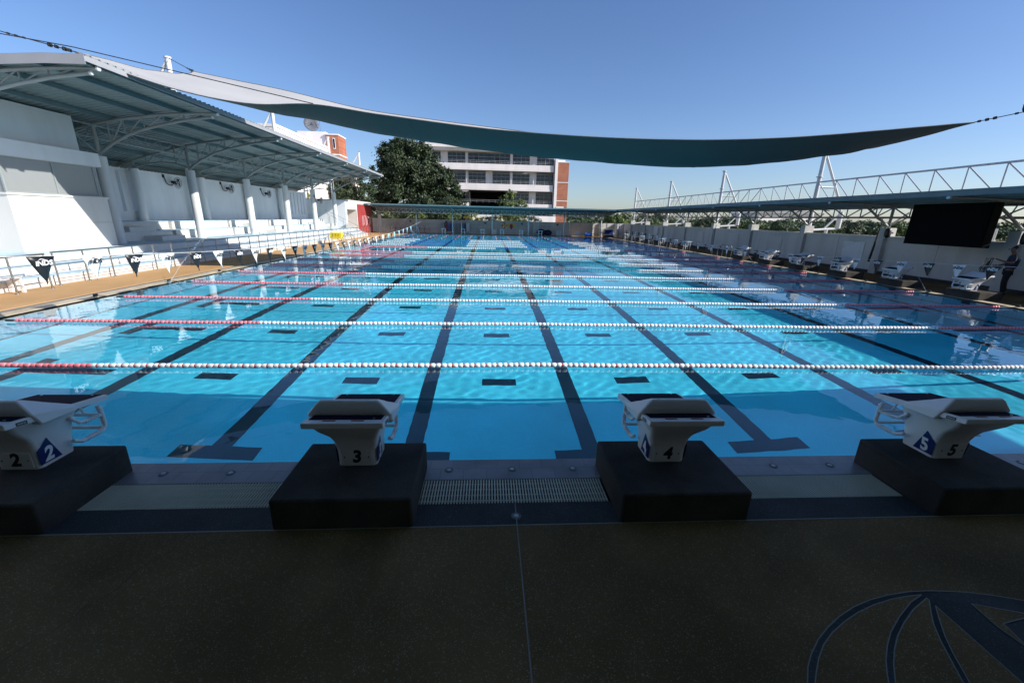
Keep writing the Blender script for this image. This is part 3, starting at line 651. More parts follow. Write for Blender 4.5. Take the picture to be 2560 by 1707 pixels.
# control room
cr_ = thing('control_room', 'white glazed control room with blinds at the near end of the grandstand', 'building', (-16, 15.5, .8))
g = MB(); g.box(-18, -14.4, 13.9, 17.3, .8, 2.5); g.box(-18, -14.42, 13.92, 17.28, 3.6, 3.62); g.build('wall', m_white, cr_, smooth=0)
g = MB(); g.box(-18.03, -14.36, 13.86, 17.34, 2.5, 2.56); g.build('sill', m_white, cr_, smooth=0)
g = MB(); g.box(-18.03, -14.36, 13.86, 17.34, 3.62, 4.08); g.build('parapet', m_cool, cr_, smooth=0)
g = MB(); g.box(-18, -14.95, 14.3, 17.3, 4.08, 5.3); g.build('upper_wall', m_cool, cr_, smooth=0)
g = MB(); g.box(-18, -14.46, 13.97, 17.18, 2.56, 3.62); g.build('window', m_blind, cr_, smooth=0)
g = MB()
for y in (13.96, 15.55, 17.05): g.box(-14.47, -14.43, y-.025, y+.025, 2.56, 3.62)
g.box(-14.47, -14.435, 13.96, 17.2, 2.56, 2.60); g.box(-14.47, -14.435, 13.96, 17.2, 3.58, 3.62)
g.build('window_frame', m_steelg, cr_, smooth=0)
g = MB(); g.box(-14.398, -14.392, 13.9, 17.3, 1.655, 1.662); g.build('wall_joint', m_grey, cr_, smooth=0)
# wall fans
def fan(label, x, y, z, o=None):
    if o: return dup(o, (x, y, z), None, label)
    t = thing('wall_fan', label, 'fan', (x, y, z), 0, 'black fans on the grandstand')
    g = MB(); g.box(-.02, .03, -.06, .06, -.08, .10); g.build('bracket', m_black, t, world=False)
    g = MB(); g.tube([(0, 0, 0), (.04, .03, -.12), (.05, .06, -.32), (.09, .16, -.43), (.12, .33, -.45), (.14, .45, -.38), (.14, .48, -.30)], .024, 8); g.build('arm', m_black, t, world=False)
    g = MB(); g.tube([(.06, .48, -.26), (.24, .50, -.28)], .08, 10); g.build('motor', m_black, t, world=False)
    c = Vector((.36, .52, -.30)); ax = Vector((1, -.05, -.15)).normalized(); u = ax.cross(Vector((0, 0, 1))).normalized(); v = ax.cross(u)
    g = MB(); R_ = .31
    for rr_, off in ((R_, 0), (R_*.66, .05), (R_*.66, -.05), (R_*.3, .065), (R_*.3, -.065)):
        g.tube([c+ax*off+(u*math.cos(q*PI/10)+v*math.sin(q*PI/10))*rr_ for q in range(21)], .006, 4)
    for q in range(24):
        d_ = u*math.cos(q*PI/12)+v*math.sin(q*PI/12)
        for sg in (1, -1): g.tube([c+ax*.07*sg+d_*.03, c+ax*.055*sg+d_*R_*.6, c+d_*R_], .0035, 4)
    g.build('guard', m_black, t, world=False)
    g = MB()
    for q in range(3):
        a = q*2*PI/3; d_ = u*math.cos(a)+v*math.sin(a); e_ = u*math.cos(a+.9)+v*math.sin(a+.9)
        g.quad(c+d_*.03+ax*.01, c+d_*.22+ax*.02, c+(d_+e_).normalized()*.23, c+e_*.18-ax*.02)
    g.build('blade', m_black, t, world=False)
    return t
f0 = fan('black wall fan on the grandstand back wall, nearest the camera', -17.98, 25.5, 3.93)
fan('black wall fan on the grandstand back wall, second from the camera', -17.98, 30.6, 3.93, f0)
fan('black wall fan on the grandstand back wall, third from the camera', -17.98, 35.7, 3.86, f0)
fan('black fan on the second front column of the grandstand', -14.8, 38.0, 3.55, f0)
# railings
def railing(label, x, y0, y1, n, z1=.95):
    t = thing('steel_railing', label, 'railing', (x, y0, DZ))
    MB().tube([(x, y0-.03, z1), (x, y1+.03, z1)], .023, 10).build('handrail', m_inox, t)
    for z in (.22, .44, .69): MB().tube([(x, y0, z), (x, y1, z)], .009, 6).build('rail', m_inox, t)
    for k in range(n+1):
        y = y0+(y1-y0)*k/n; g = MB(); g.tube([(x, y, DZ), (x, y, DZ+.012), (x, y, DZ+.03)], [.05, .045, .024], 10); g.tube([(x, y, .04), (x, y, z1)], .022, 8); g.build('post', m_inox, t)
railing('stainless railing, short near length at the left edge', -11.92, 4.0, 11.92, 9)
railing('long stainless railing in front of the grandstand steps', -12.2, 12.44, 45.0, 36)
railing('stainless railing returning by the red tiled wall', -11.4, 45.6, 52.2, 7)
# slim flag poles
tag(MB().tube([(-9.95, 27.65, 0), (-9.95, 27.65, 2.0)], .022, 8).build('pole', m_steelg), 'thin grey pole on the left pool edge, mid way along', 'pole', 'slim poles round the pool')
tag(MB().tube([(15.6, 28.4, 0), (15.6, 28.4, 2.03)], .022, 8).build('pole', m_purlin), 'thin dark green pole on the right pool edge, mid way along', 'pole', 'slim poles round the pool')
tag(MB().tube([(-4.36, 53.7, 0), (-4.36, 53.7, 2.3)], .024, 8).build('pole', m_wsteel), 'thin white pole on the far edge left of the surfboard rack', 'pole', 'slim poles round the pool')
tag(MB().tube([(10.35, 53.7, 0), (10.35, 53.7, 2.3)], .024, 8).build('pole', m_wsteel), 'thin white pole on the far edge right of the last round clock', 'pole', 'slim poles round the pool')
# white plastic seat at left edge
t = thing('bench', 'white moulded plastic seat behind the railing at the left edge', 'bench', (-12.15, 11.0, DZ))
g = MB(); g.box(-12.38, -12.0, 10.5, 11.35, .38, .42); g.build('seat', m_vwhite, t, bevel=.01)
for y in (10.55, 11.28): MB().prism([(-12.36, .03), (-12.28, .03), (-12.24, .3), (-12.1, .3), (-12.06, .03), (-11.99, .03), (-12.02, .38), (-12.36, .38)], y, y+.05, 'y').build('leg', m_vwhite, t)

# ------------------------------------------------------------------ pool house with red tiles
ph = thing('pool_house', 'white flat-roofed pool house with a red tiled shower wall beyond the grandstand', 'building', (-16, 49, 0))
g = MB(); g.box(-18.2, -14.32, 48.05, 53.9, -.1, 3.25); g.box(-18.2, -15.6, 44.5, 48.05, -.1, 2.6); g.box(-18.2, -14.3, 44.5, 53.9, 3.25, 3.55); g.box(-18.2, -14.3, 44.5, 48.05, 2.62, 3.25); g.box(-14.6, -14.3, 44.5, 44.75, -.1, 2.62); g.build('wall', m_white, ph, smooth=0)
g = MB(); g.box(-14.32, -14.24, 48.2, 53.8, 0, 3.2); g.build('red_tile_panel', m_redt, ph, smooth=0)
t = thing('notice_board', 'navy notice board with rows of white lettering beside the red tiles', 'sign', (-15.5, 46.9, 1.0))
MB().box(-15.58, -15.5, 45.9, 47.9, 1.0, 2.22).build('board', m_navys, t, smooth=0)
g = MB()
for r_ in range(9):
    z = 2.1-r_*.12; y = 46.05
    while y < 47.7:
        wd = random.uniform(.06, .22)
        if y+wd < 47.75 and random.random() < .9: g.box(-15.5, -15.494, y, y+wd, z-.02, z+.022)
        y += wd+.04
g.build('lettering', m_vwhite, t, smooth=0)
for k, y in enumerate((49.6, 50.9, 52.3)):
    t = thing('outdoor_shower', ['leftmost white shower pipe on the red tiled wall', 'middle white shower pipe on the red tiled wall', 'rightmost white shower pipe on the red tiled wall'][k], 'shower', (-14.2, y, .9), 0, 'white showers on the red wall')
    z = 2.0-.1*k
    MB().tube([(-14.2, y, .9), (-14.2, y, z), (-13.95, y, z+.02), (-13.9, y, z-.05)], .022, 6).build('pipe', m_wsteel, t)
    MB().tube([(-13.9, y, z-.05), (-13.9, y, z-.1)], [.02, .06], 8).build('shower_head', m_wsteel, t)
    MB().tube([(-14.2, y+.45, 1.0), (-14.2, y+.45, z-.1)], .02, 6).build('riser', m_wsteel, t)

# ------------------------------------------------------------------ far wall, far canopy
fwl = thing('far_wall', 'low white masonry wall behind the far end of the pool', 'wall', (0, 56.6, 0))
g = MB(); g.box(-18, 8.8, 56.5, 56.7, -.1, 1.73); g.box(8.8, 13.9, 56.9, 57.1, -.1, 1.73); g.box(8.8, 9.0, 56.5, 57.1, -.1, 1.73)
for x in (13.9, 15.0, 17.2): g.box(x, x+.22, 55.9, 57.1, -.1, 1.74)
g.box(13.9, 18.5, 57.1, 57.3, -.1, 1.74); g.build('masonry', m_wall, fwl, smooth=0)
g = MB(); 
for z in (.62, 1.18): g.box(-18, 8.8, 56.494, 56.5, z-.006, z+.006)
g.build('mortar_joint', m_grey, fwl, smooth=0)
MB().box(17.45, 17.85, 57.06, 57.1, .3, 1.7).build('blue_door', m_bluet, fwl, smooth=0)
fc = thing('far_canopy', 'long flat steel canopy with a teal sheet roof over the far deck', 'canopy', (0, 54, 0))
fprof = [(50.6, 3.36), (51.6, 3.36), (52.6, 3.33), (53.8, 3.24), (55.2, 3.08), (57.4, 2.75)]
g = MB(); g.grid(sheet_rows(fprof, -14.2, 16.6, axis='x')); o = g.build('roof_sheet', m_roofd, fc, smooth=20); s_ = o.modifiers.new('thick', 'SOLIDIFY'); s_.thickness = .012
XF = [-13.4, -8.9, -4.4, .54, 5.15, 9.7, 14.5]
g = MB(); g.box(-14.2, 16.6, 50.58, 50.62, 3.26, 3.38); g.build('fascia', pm('teal_fascia', (.12, .24, .28), .4, .08, .6), fc, smooth=0)
for yv in (51.4, 52.6, 53.9, 55.4, 56.8):
    MB().box(-14.1, 16.5, yv-.035, yv+.035, 3.12-.02*(yv-51)-(.01*(yv-51)**2 if yv > 53 else 0), 3.24-.02*(yv-51)-(.01*(yv-51)**2 if yv > 53 else 0)).build('purlin', m_purlin, fc, smooth=0)
for k, x in enumerate(XF):
    MB().tube([(x, 54, 0), (x, 54, 2.3)] if k != 0 else [(x, 54, 0), (x, 54, 2.2)], .07 if k else .2, 10).build('post', m_col, fc)
    g = MB(); g.tube([(x, 50.7, 3.16), (x, 52, 3.16), (x, 53.3, 3.1), (x, 54, 3.03), (x, 57, 2.68)], .05, 8); g.tube([(x, 54, 2.25), (x, 52.4, 3.1)], .045, 8); g.tube([(x, 54, 2.2), (x, 54, 3.05)], .05, 8)
    for q in (.3, .6): g.tube([(x, 54-1.6*q, 2.25+.85*q), (x, 54-1.6*q, 3.12)], .02, 6)
    g.tube([(x, 54, 2.3), (x, 55, 2.9)], .03, 6); g.build('roof_truss', m_steelg, fc)
g = MB()
for a, b in zip(XF[:-1], XF[1:]): lattice(g, lambda s: (s, 54, 2.98), lambda s: (s, 54, 2.5), a, b, 8, .04, .03)
g.build('lattice_girder', m_col, fc)

# ------------------------------------------------------------------ right wall and canopy
rw = thing('side_wall', 'long grey wall with square pillars along the right side of the pool', 'wall', (18.6, 30, 0))
YP = [8.75+5.03*k for k in range(10)]
g = MB(); g.box(18.5, 18.7, 3, 57.1, -.1, 1.72); g.box(18.46, 18.74, 3, 57.1, 1.66, 1.75); g.build('masonry', m_wall, rw, smooth=0)
for y in YP:
    MB().box(18.32, 18.86, y-.18, y+.18, -.1, 2.12).build('pillar', m_wall, rw, smooth=0, bevel=.01)
g = MB(); g.box(18.42, 18.5, 3, 57, 0, .16); g.build('plinth_course', m_dark, rw, smooth=0)
g = MB()
for k in range(9):
    y = YP[k]+2.5; g.box(18.494, 18.5, y-.006, y+.006, .16, 1.64)
g.build('panel_joint', m_grey, rw, smooth=0)
for k, y in enumerate((30.9, 26.2, 20.3, 36.0)):
    g = MB(); strip_pts = [(y-.75, .45), (y+.75, .45), (y+.75, 1.45), (y-.75, 1.45)]
    g.box(18.47, 18.5, y-.62, y+.62, .5, 1.42)
    tag(g.build('wall_hatch', m_cool if k == 2 else m_wall, smooth=0, bevel=.008), ['rectangular hatch in the right wall, third from the camera', 'rectangular hatch in the right wall, second from the camera', 'pale rectangular board on the right wall, left of the leaning pole', 'rectangular hatch in the right wall, farthest from the camera'][k], 'hatch', 'hatches in the right wall')
tag(MB().box(18.38, 18.5, 45.2, 46.3, .75, 1.6).build('electric_cabinet', m_wsteel, bevel=.015), 'pale metal cabinet hung on the right wall near its far end', 'cabinet')
rc = thing('side_canopy', 'long steel canopy with arched trusses above the right pool side', 'canopy', (18.6, 30, 0))
def rz2(x): return 3.19-.011*max(0, x-16)**2*1.0-(.012*max(0, x-18.2)**2)
rprof = [(x, rz2(x)+.15) for x in (15.45, 16.2, 17, 17.8, 18.6, 19.2, 19.75)]
g = MB(); g.grid(sheet_rows(rprof, 4.2, 52.6)); o = g.build('roof_sheet', m_roofd, rc, smooth=20); s_ = o.modifiers.new('thick', 'SOLIDIFY'); s_.thickness = .012
MB().box(15.43, 15.47, 4.2, 52.6, 3.2, 3.4).build('fascia', m_purlin, rc, smooth=0)
for x in (16.3, 17.3, 18.3, 19.4): MB().box(x-.04, x+.04, 4.2, 52.6, rz2(x)+.0, rz2(x)+.13).build('purlin', m_purlin, rc, smooth=0)
for y in YP:
    g = MB(); g.tube([(x, y, rz2(x)-.02) for x in (15.5, 16.3, 17.1, 17.9, 18.6, 19.2, 19.7)], .05, 10)
    g.tube([(18.6, y, 2.15), (17.9, y, 2.62), (17.1, y, 3.14)], .05, 8); g.tube([(18.6, y, 2.1), (18.6, y, 3.1)], .06, 8); g.tube([(18.6, y, 2.2), (19.4, y, 2.8)], .04, 8); g.tube([(17.9, y, 2.62), (18.1, y, 3.1)], .022, 6)
    g.tube([(17.5, y, 2.9), (17.8, y, 3.13)], .022, 6)
    for sg in (-1, 1): g.tube([(18.6, y, 2.2), (18.6, y+sg*.8, 2.58)], .025, 6); g.tube([(18.0, y, 2.55), (18.6, y+sg*.8, 2.58)], .022, 6)
    g.build('roof_truss', m_rsteel, rc)
    MB().tube([(15.44, y, 3.17), (15.5, y, 3.17)], .062, 12).build('tube_end_cap', m_tread, rc)
g = MB()
for a, b in zip(YP[:-1], YP[1:]): lattice(g, lambda s: (18.6, s, 3.02), lambda s: (18.6, s, 2.58), a, b, 6, .045, .028)
g.build('lattice_girder', m_rsteel, rc)
# LED screen
t = thing('display_screen', 'big switched-off black display screen hung under the right canopy', 'screen', (17.3, 15, 1.5))
MB().box(17.05, 17.35, 13.62, 16.42, 1.54, 3.05).build('cabinet', m_screen, t, smooth=0, bevel=.01)
MB().box(17.035, 17.05, 13.68, 16.36, 1.59, 3.0).build('panel', m_screen, t, smooth=0)
g = MB()
for y in (14.2, 15.8): g.bar((17.4, y, 1.7), (17.4, y, 3.1), .06); g.bar((17.4, y, 2.6), (18.6, y, 2.6), .05)
g.build('bracket', m_steelg, t, smooth=0)
for k, y in enumerate((18.30, 13.3)):
    t = thing('loudspeaker', ['black loudspeaker on the pillar left of the big screen', 'black loudspeaker on the pillar right of the big screen'][k], 'speaker', (18.2, y, 1.9), 0, 'loudspeakers on the wall pillars')
    g = MB(); g.loft([[(18.08-.13*math.cos(q*PI/5)*f, y-.05+.12*math.sin(q*PI/5)*f, z) for q in range(10)] for f, z in ((.5, 1.70), (.9, 1.74), (1, 1.85), (1, 1.98), (.85, 2.08), (.5, 2.12))]); g.build('case', m_black, t, smooth=60)
    MB().box(18.15, 18.33, y-.07, y-.02, 1.88, 1.94).build('mount', m_black, t)
tag(MB().tube([(18.25, 18.85, 2.58), (17.95, 18.6, 1.6), (17.62, 18.35, .62)], [.012, .04, .05], 8).build('rescue_pole', m_black), 'black and yellow pole leaning below the right canopy', 'pole')
# masts and girder outside the right wall
mst0 = None
for k, y in enumerate((25.75, 36.7, 47.3, 58.4)):
    lb = 'white A-frame mast beyond the right wall, %s from the camera' % ordn(k)
    if mst0: dup(mst0, (20.15, y, 0), None, lb); continue
    t = thing('shade_mast', lb, 'mast', (20.15, y, 0), 0, 'white masts beyond the right wall')
    MB().tube([(0, 0, 0), (.02, 0, 6.35)], [.145, .105], 16).build('post', m_gsteel, t, world=False)
    MB().tube([(0, 0, 6.35), (0, 0, 6.42)], .16, 16).build('cap', m_gsteel, t, world=False)
    MB().tube([(0, 0, 4.95), (0, 0, 5.0)], .18, 16).build('collar', m_gsteel, t, world=False)
    MB().tube([(.12, 0, 6.2), (1.45, 0, 3.9), (1.75, 0, 3.2), (1.9, 0, 2.95)], .075, 10).build('back_leg', m_gsteel, t, world=False)
    MB().tube([(1.92, 0, 3.0), (1.92, 0, 2.0)], .14, 14).build('counter_tube', m_gsteel, t, world=False)
    MB().tube([(.1, 0, 4.4), (1.15, 0, 4.4)], .06, 8).build('strut', m_gsteel, t, world=False)
    MB().tube([(.1, 0, 1.86), (1.85, 0, 1.98)], .075, 10).build('strut', m_gsteel, t, world=False)
    MB().tube([(1.0, 0, 1.95), (1.75, 0, 2.75)], .06, 8).build('brace', m_gsteel, t, world=False)
    MB().tube([(1.2, 0, 0), (1.2, 0, 1.9)], .09, 10).build('stub', m_gsteel, t, world=False)
    mst0 = t
g = MB(); lattice(g, lambda s: (20.15, s, 4.68), lambda s: (20.15, s, 3.45), 3.8, 25.75, 16, .045, .028, 1)
lattice(g, lambda s: (20.15, s, 4.68), lambda s: (20.15, s, 3.45), 25.75, 36.7, 8, .045, .028, -1); lattice(g, lambda s: (20.15, s, 4.68), lambda s: (20.15, s, 3.45), 36.7, 47.3, 8, .045, .028, -1); lattice(g, lambda s: (20.15, s, 4.68), lambda s: (20.15, s, 3.45), 47.3, 58.4, 8, .045, .028, -1)
tag(g.build('truss_girder', m_gsteel), 'long white zigzag truss running between the masts above the right canopy', 'truss')
t = thing('shade_mast', 'white mast outside the frame to the right that holds the sail cable', 'mast', (21.5, 11.5, 0), 0, 'white masts beyond the right wall')
MB().tube([(21.5, 11.5, 0), (21.5, 11.5, 6.9)], [.16, .125], 16).build('post', m_gsteel, t)
# masts behind the left stand
ml0 = None
for k, y in enumerate((27.1, 38.5, 50.7, 62.0, 15.9)):
    lb = 'white A-frame mast above the left grandstand roof, %s from the camera' % ['nearest in view', 'second', 'third', 'farthest', 'outside the frame, nearest'][k]
    if ml0: dup(ml0, (-17.6, y, 0), None, lb); continue
    t = thing('shade_mast', lb, 'mast', (-17.6, y, 0), 0, 'white masts behind the grandstand')
    MB().tube([(0, 0, 0), (0, 0, 10.1)], [.17, .125], 16).build('post', m_wsteel, t, world=False)
    MB().tube([(0, 0, 10.1), (0, 0, 10.18)], .18, 16).build('cap', m_wsteel, t, world=False)
    MB().tube([(-.1, 0, 9.95), (-.75, 0, 9.0), (-3.0, 0, 5.6), (-3.0, 0, 0)], .085, 10).build('back_leg', m_wsteel, t, world=False)
    MB().tube([(0, 0, 5.4), (-3, 0, 5.4)], .06, 8).build('strut', m_wsteel, t, world=False)
    g = MB(); lattice(g, lambda s: (-.1-s, 0, 6.4), lambda s: (-.1-s, 0, 5.7), 0, 2.6, 4, .04, .03); g.build('lattice', m_wsteel, t, world=False)
    ml0 = t

# ------------------------------------------------------------------ shade sail
def interp(pts, x):
    xs_ = [p[0] for p in pts]; n = len(pts)
    k = max(0, min(n-2, next((i for i in range(n-1) if x <= xs_[i+1]), n-2)))
    a, b = pts[k], pts[k+1]; t = (x-a[0])/(b[0]-a[0]); h = b[0]-a[0]
    def sl(i, c):
        if i <= 0: return (pts[1][c]-pts[0][c])/(pts[1][0]-pts[0][0])
        if i >= n-1: return (pts[-1][c]-pts[-2][c])/(pts[-1][0]-pts[-2][0])
        return (pts[i+1][c]-pts[i-1][c])/(pts[i+1][0]-pts[i-1][0])
    out = []
    for c in (1, 2):
        m0, m1 = sl(k, c)*h, sl(k+1, c)*h
        out.append((2*t**3-3*t**2+1)*a[c]+(t**3-2*t**2+t)*m0+(-2*t**3+3*t**2)*b[c]+(t**3-t**2)*m1)
    return out
Nn = [(-12, 14.52, 6.49), (-10.9, 14.05, 6.07), (-10.15, 13.94, 5.80), (-9.13, 14.09, 5.53), (-8.0, 14.21, 5.34), (-6.93, 14.26, 5.25), (-5.3, 14.31, 5.32), (-3.39, 14.43, 5.14), (.54, 14.65, 4.86), (5.47, 14.75, 4.78), (9.93, 14.69, 4.96), (16.27, 14.4, 5.59)]
Mm = [(-12, 17.2, 6.98), (-10.5, 17.1, 6.55), (-9, 16.95, 6.08), (-7, 16.85, 5.55), (-5.3, 16.9, 5.24), (-3.55, 16.92, 4.97), (.48, 17.18, 4.57), (6.2, 17.35, 4.29), (8.34, 17.34, 4.30), (11.8, 17.18, 4.56), (15, 16.9, 5.10), (16.4, 16.9, 5.4)]
Ff = [(-12, 19.9, 7.57), (-10.2, 19.4, 7.20), (-8.17, 19.2, 6.86), (-5.2, 19.25, 6.31), (-2.2, 19.35, 6.02), (.71, 19.43, 5.79), (5.5, 19.5, 5.40), (10, 19.6, 5.30), (16.1, 19.9, 5.60)]
rows = []; NV, NU = 20, 90
for iv in range(NV+1):
    v = iv/NV; xl = -12+1.05*4*v*(1-v)*.8; xr = 16.27-.9*4*v*(1-v)-.17*v; row = []
    for iu in range(NU+1):
        x = xl+(xr-xl)*iu/NU; a, b, c = interp(Nn, x), interp(Mm, x), interp(Ff, x)
        L0, L1, L2 = (v-.5)*(v-1)*2, -4*v*(v-1), v*(v-.5)*2
        row.append((x, a[0]*L0+b[0]*L1+c[0]*L2, a[1]*L0+b[1]*L1+c[1]*L2))
    rows.append([(x, y, z+.035*noise.noise(Vector((x*.9, v*5, 1)))*min(1, 4*v*(1-v)+.1)*(1+2.5*max(0, abs(x-2)/14-.5))) for x, y, z in row])
sail = thing('shade_sail', 'huge grey fabric shade sail stretched over the pool between the masts', 'shade sail', (0, 17, 5))
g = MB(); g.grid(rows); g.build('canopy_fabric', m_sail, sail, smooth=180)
g = MB(); g.grid([[(x, y, z-.012) for x, y, z in rw_] for rw_ in rows]); g.build('sail_underside', m_sailu, sail, smooth=180)  # second, darker teal sheet just beneath the grey fabric
g = MB(); g.tube(rows[0], .018, 6); g.tube(rows[-1], .018, 6); g.tube([r[0] for r in rows], .018, 6); g.tube([r[-1] for r in rows], .018, 6); g.build('edge_hem', m_hem, sail)
g = MB()
for iu in (30, 66): g.tube([(p[0], p[1], p[2]-.016) for p in (r[iu] for r in rows)], .006, 4)
g.tube([(p[0], p[1], p[2]-.016) for p in rows[13][12:]], .006, 4); g.build('seam', m_hem, sail)
def rig(name, pts, label, lumps=()):
    g = MB(); g.tube(pts, .014, 6); a = Vector(pts[0]); b = Vector(pts[-1])
    for f, r in lumps: p = a.lerp(b, f); q = a.lerp(b, f+.012); g.tube([p, q], r, 6)
    g.build(name, m_cable, sail)
rig('stay_cable', [(16.2, 14.42, 5.58), (21.5, 11.5, 6.8)], '', ((.02, .04), (.05, .05), (.08, .05), (.16, .035), (.2, .035), (.24, .035), (.4, .03)))
rig('stay_cable', [(-12, 14.52, 6.49), (-17.5, 16.0, 7.9)], '', ((.02, .05), (.05, .06), (.10, .05), (.14, .06), (.3, .03), (.35, .03), (.4, .03)))
rig('stay_cable', [(-12, 19.9, 7.57), (-17.5, 27.1, 10.1)], '', ((.02, .05), (.04, .06), (.08, .04), (.12, .04), (.2, .03), (.9, .03)))
rig('stay_cable', [(16.1, 19.9, 5.6), (20.1, 25.6, 6.2)], '', ((.02, .04), (.05, .05)))
rig('stay_cable', [(-17.5, 15.9, 7.6), (-12, 14.5, 6.6), (-5.3, 14.31, 5.34)], '')
# birds
def bird(label, loc, rz, tilt):
    t = thing('bird', label, 'bird', loc, rz, 'small dark birds'); M = Matrix.Rotation(tilt, 4, 'Y')
    g = MB(); g.tube([M @ Vector(p) for p in ((-.09, 0, .0), (-.03, 0, .02), (.03, 0, .05), (.07, 0, .08), (.10, 0, .11))], [.012, .032, .034, .022, .018], 8); g.ball(M @ Vector((.115, 0, .125)), .022, 8, 6); g.tube([M @ Vector((.13, 0, .125)), M @ Vector((.16, 0, .125))], [.007, .001], 5)
    g.quad(*[M @ Vector(p) for p in ((-.06, -.01, .005), (-.06, .01, .005), (-.22, .018, -.03), (-.22, -.018, -.03))]); g.build('body', m_hair, t, world=False, smooth=60)
bird('small dark bird perched on the cable at the upper right', (17.18, 13.88, 5.84), 2.6, -.7)
bird('small dark bird perched on top of the farthest left mast', (-17.55, 62.0, 10.2), .5, -.3)

# ------------------------------------------------------------------ pavilion the camera stands under
m_in = pm('interior_paint', (.72, .68, .62), .9, .1, 1)  # pale so the unseen interior bounces light onto the blocks
pv = thing('near_pavilion', 'unseen pavilion above the camera, with walls added behind to shade the near deck', 'building', (2, -4, 0))
g = MB(); g.box(-12.5, 16.1, -7, 3.06, 4.3, 4.42); g.build('roof', m_in, pv, smooth=0)
g = MB(); g.box(-12.5, 16.1, -7.2, -7, 0, 4.3); g.box(-12.7, -12.5, -7, -.2, 0, 4.3); g.box(16.1, 16.3, -7, -.2, 0, 4.3); g.build('wall', m_in, pv, smooth=0)  # unseen walls, added to keep the near deck dark

# ------------------------------------------------------------------ school building behind
bd = thing('school_building', 'pinkish white four-storey building with ribbon balconies and a brick end tower', 'building', (2, 88, 0))
YF = 85.0
for z0, z1 in ((3.65, 4.84), (7.2, 8.39), (10.78, 11.93)):
    g = MB(); x0, x1 = -13, 12.62
    if z0 < 4: g.box(x0, -3.7, YF, YF+.2, z0, z1); g.box(3.6, x1, YF, YF+.2, z0, z1)
    else: g.box(x0, x1, YF, YF+.2, z0, z1); g.box(x0, x1, YF-.03, YF, z0, z0+.42)
    g.build('balcony_band', m_bwhite, bd, smooth=0)
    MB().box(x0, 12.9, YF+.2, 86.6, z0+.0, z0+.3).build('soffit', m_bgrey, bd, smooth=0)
    g = MB()
    for zz in (.28, .55): g.box(x0, x1, YF+.08, YF+.12, z1+zz, z1+zz+.035)
    for k in range(22): g.box(x0+k*1.2, x0+k*1.2+.03, YF+.08, YF+.12, z1, z1+.55)
    g.build('balcony_rail', m_mull, bd, smooth=0)
g = MB(); g.box(-13.2, 12.9, YF-.2, 86.6, 14.1, 14.55); g.box(-13.2, 12.9, YF-.6, 87, 14.55, 15.1); g.build('cornice', m_bwhite, bd, smooth=0)
g = MB(); g.prism([(YF-.6, 15.1), (YF+3, 16.0), (95, 16.0), (95, 15.1)], -13.2, 9, 'x'); g.build('roof', m_bgrey, bd, smooth=0)
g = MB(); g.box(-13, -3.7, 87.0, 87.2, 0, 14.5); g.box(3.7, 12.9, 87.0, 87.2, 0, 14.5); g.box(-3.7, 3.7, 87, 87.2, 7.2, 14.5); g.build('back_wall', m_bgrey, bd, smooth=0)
wins = {3: [(-11.2, -9.1), (-7.77, -4.4), (-3.88, .2), (.2, 4.25), (4.78, 8.1), (9.5, 12.85)], 2: [(-11, -8), (-7.77, -4.37), (-3.84, -.47), (.86, 4.26), (4.79, 8.14), (9.49, 12.86)],
        1: [(-11, -8), (-7.77, -4.4), (4.79, 8.14), (9.49, 12.86)], 0: [(-11, -8), (-7.6, -4.5), (4.8, 8.1), (9.4, 12.4)]}
zs_ = {3: (11.93, 13.95), 2: (8.39, 10.42), 1: (4.84, 6.86), 0: (.9, 3.3)}
wall = MB()
for fl, ws in wins.items():
    z0, z1 = zs_[fl]; xe = -13
    for a, b in ws:
        if a-xe > .05 and not (fl < 2 and a > 4.7 and a < 5): wall.box(xe, a, 86.5, 86.9, z0-.4, z1+.4)
        xe = b
        f = MB(); f.box(a, b, 86.62, 86.66, z0, z1); gl = f.build('window', m_glass, bd, smooth=0)
        f = MB(); zt = z1-.62; n_ = 4
        f.box(a, b, 86.54, 86.62, z0-.03, z0+.05); f.box(a, b, 86.54, 86.62, z1-.05, z1+.03); f.box(a, b, 86.54, 86.62, zt-.03, zt+.03)
        for q in range(n_+1):
            x = a+(b-a)*q/n_; wd = .05 if q in (0, n_//2, n_) else .028; f.box(x-wd/2, x+wd/2, 86.53, 86.625, z0, z1 if q % 2 == 0 or q == 1 or q == 3 else zt)
        f.build('window_frame', m_mull, gl, smooth=0)
        if fl == 3 and a in (-3.88, .2):
            MB().box(a+1.35, a+1.95, 86.6, 86.615, z0+.05, zt-.05).build('open_sash', m_black, gl, smooth=0)
    wall.box(xe, 12.9, 86.5, 86.9, z0-.4, z1+.4)
wall.build('wall', m_bwhite, bd, smooth=0)
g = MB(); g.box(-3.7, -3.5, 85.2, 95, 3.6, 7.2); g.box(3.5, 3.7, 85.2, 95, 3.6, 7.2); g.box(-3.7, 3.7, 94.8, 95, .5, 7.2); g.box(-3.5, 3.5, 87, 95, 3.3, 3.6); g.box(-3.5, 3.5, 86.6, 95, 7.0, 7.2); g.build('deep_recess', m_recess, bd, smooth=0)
for x in (-8.6, -4.2, 4.5, 8.9):
    for z0, z1 in ((4.9, 6.9), (8.4, 10.4), (11.93, 14)):
        if z0 > 5 or abs(x) > 4.4: MB().box(x-.09, x+.09, YF+.9, YF+1.1, z0, z1-.5*(x in (8.9, -8.6))).build('fin_column', m_bwhite, bd, smooth=0)
g = MB(); g.box(12.9, 13.42, YF-.35, 88, 0, 13.1); g.build('end_pier', m_bwhite, bd, smooth=0)
for z0, z1 in ((.5, 5.45), (5.6, 8.85), (9.0, 12.5)): MB().box(13.42, 15.56, YF-.3, 89, z0, z1).build('brick_panel', m_brick, bd, smooth=0)
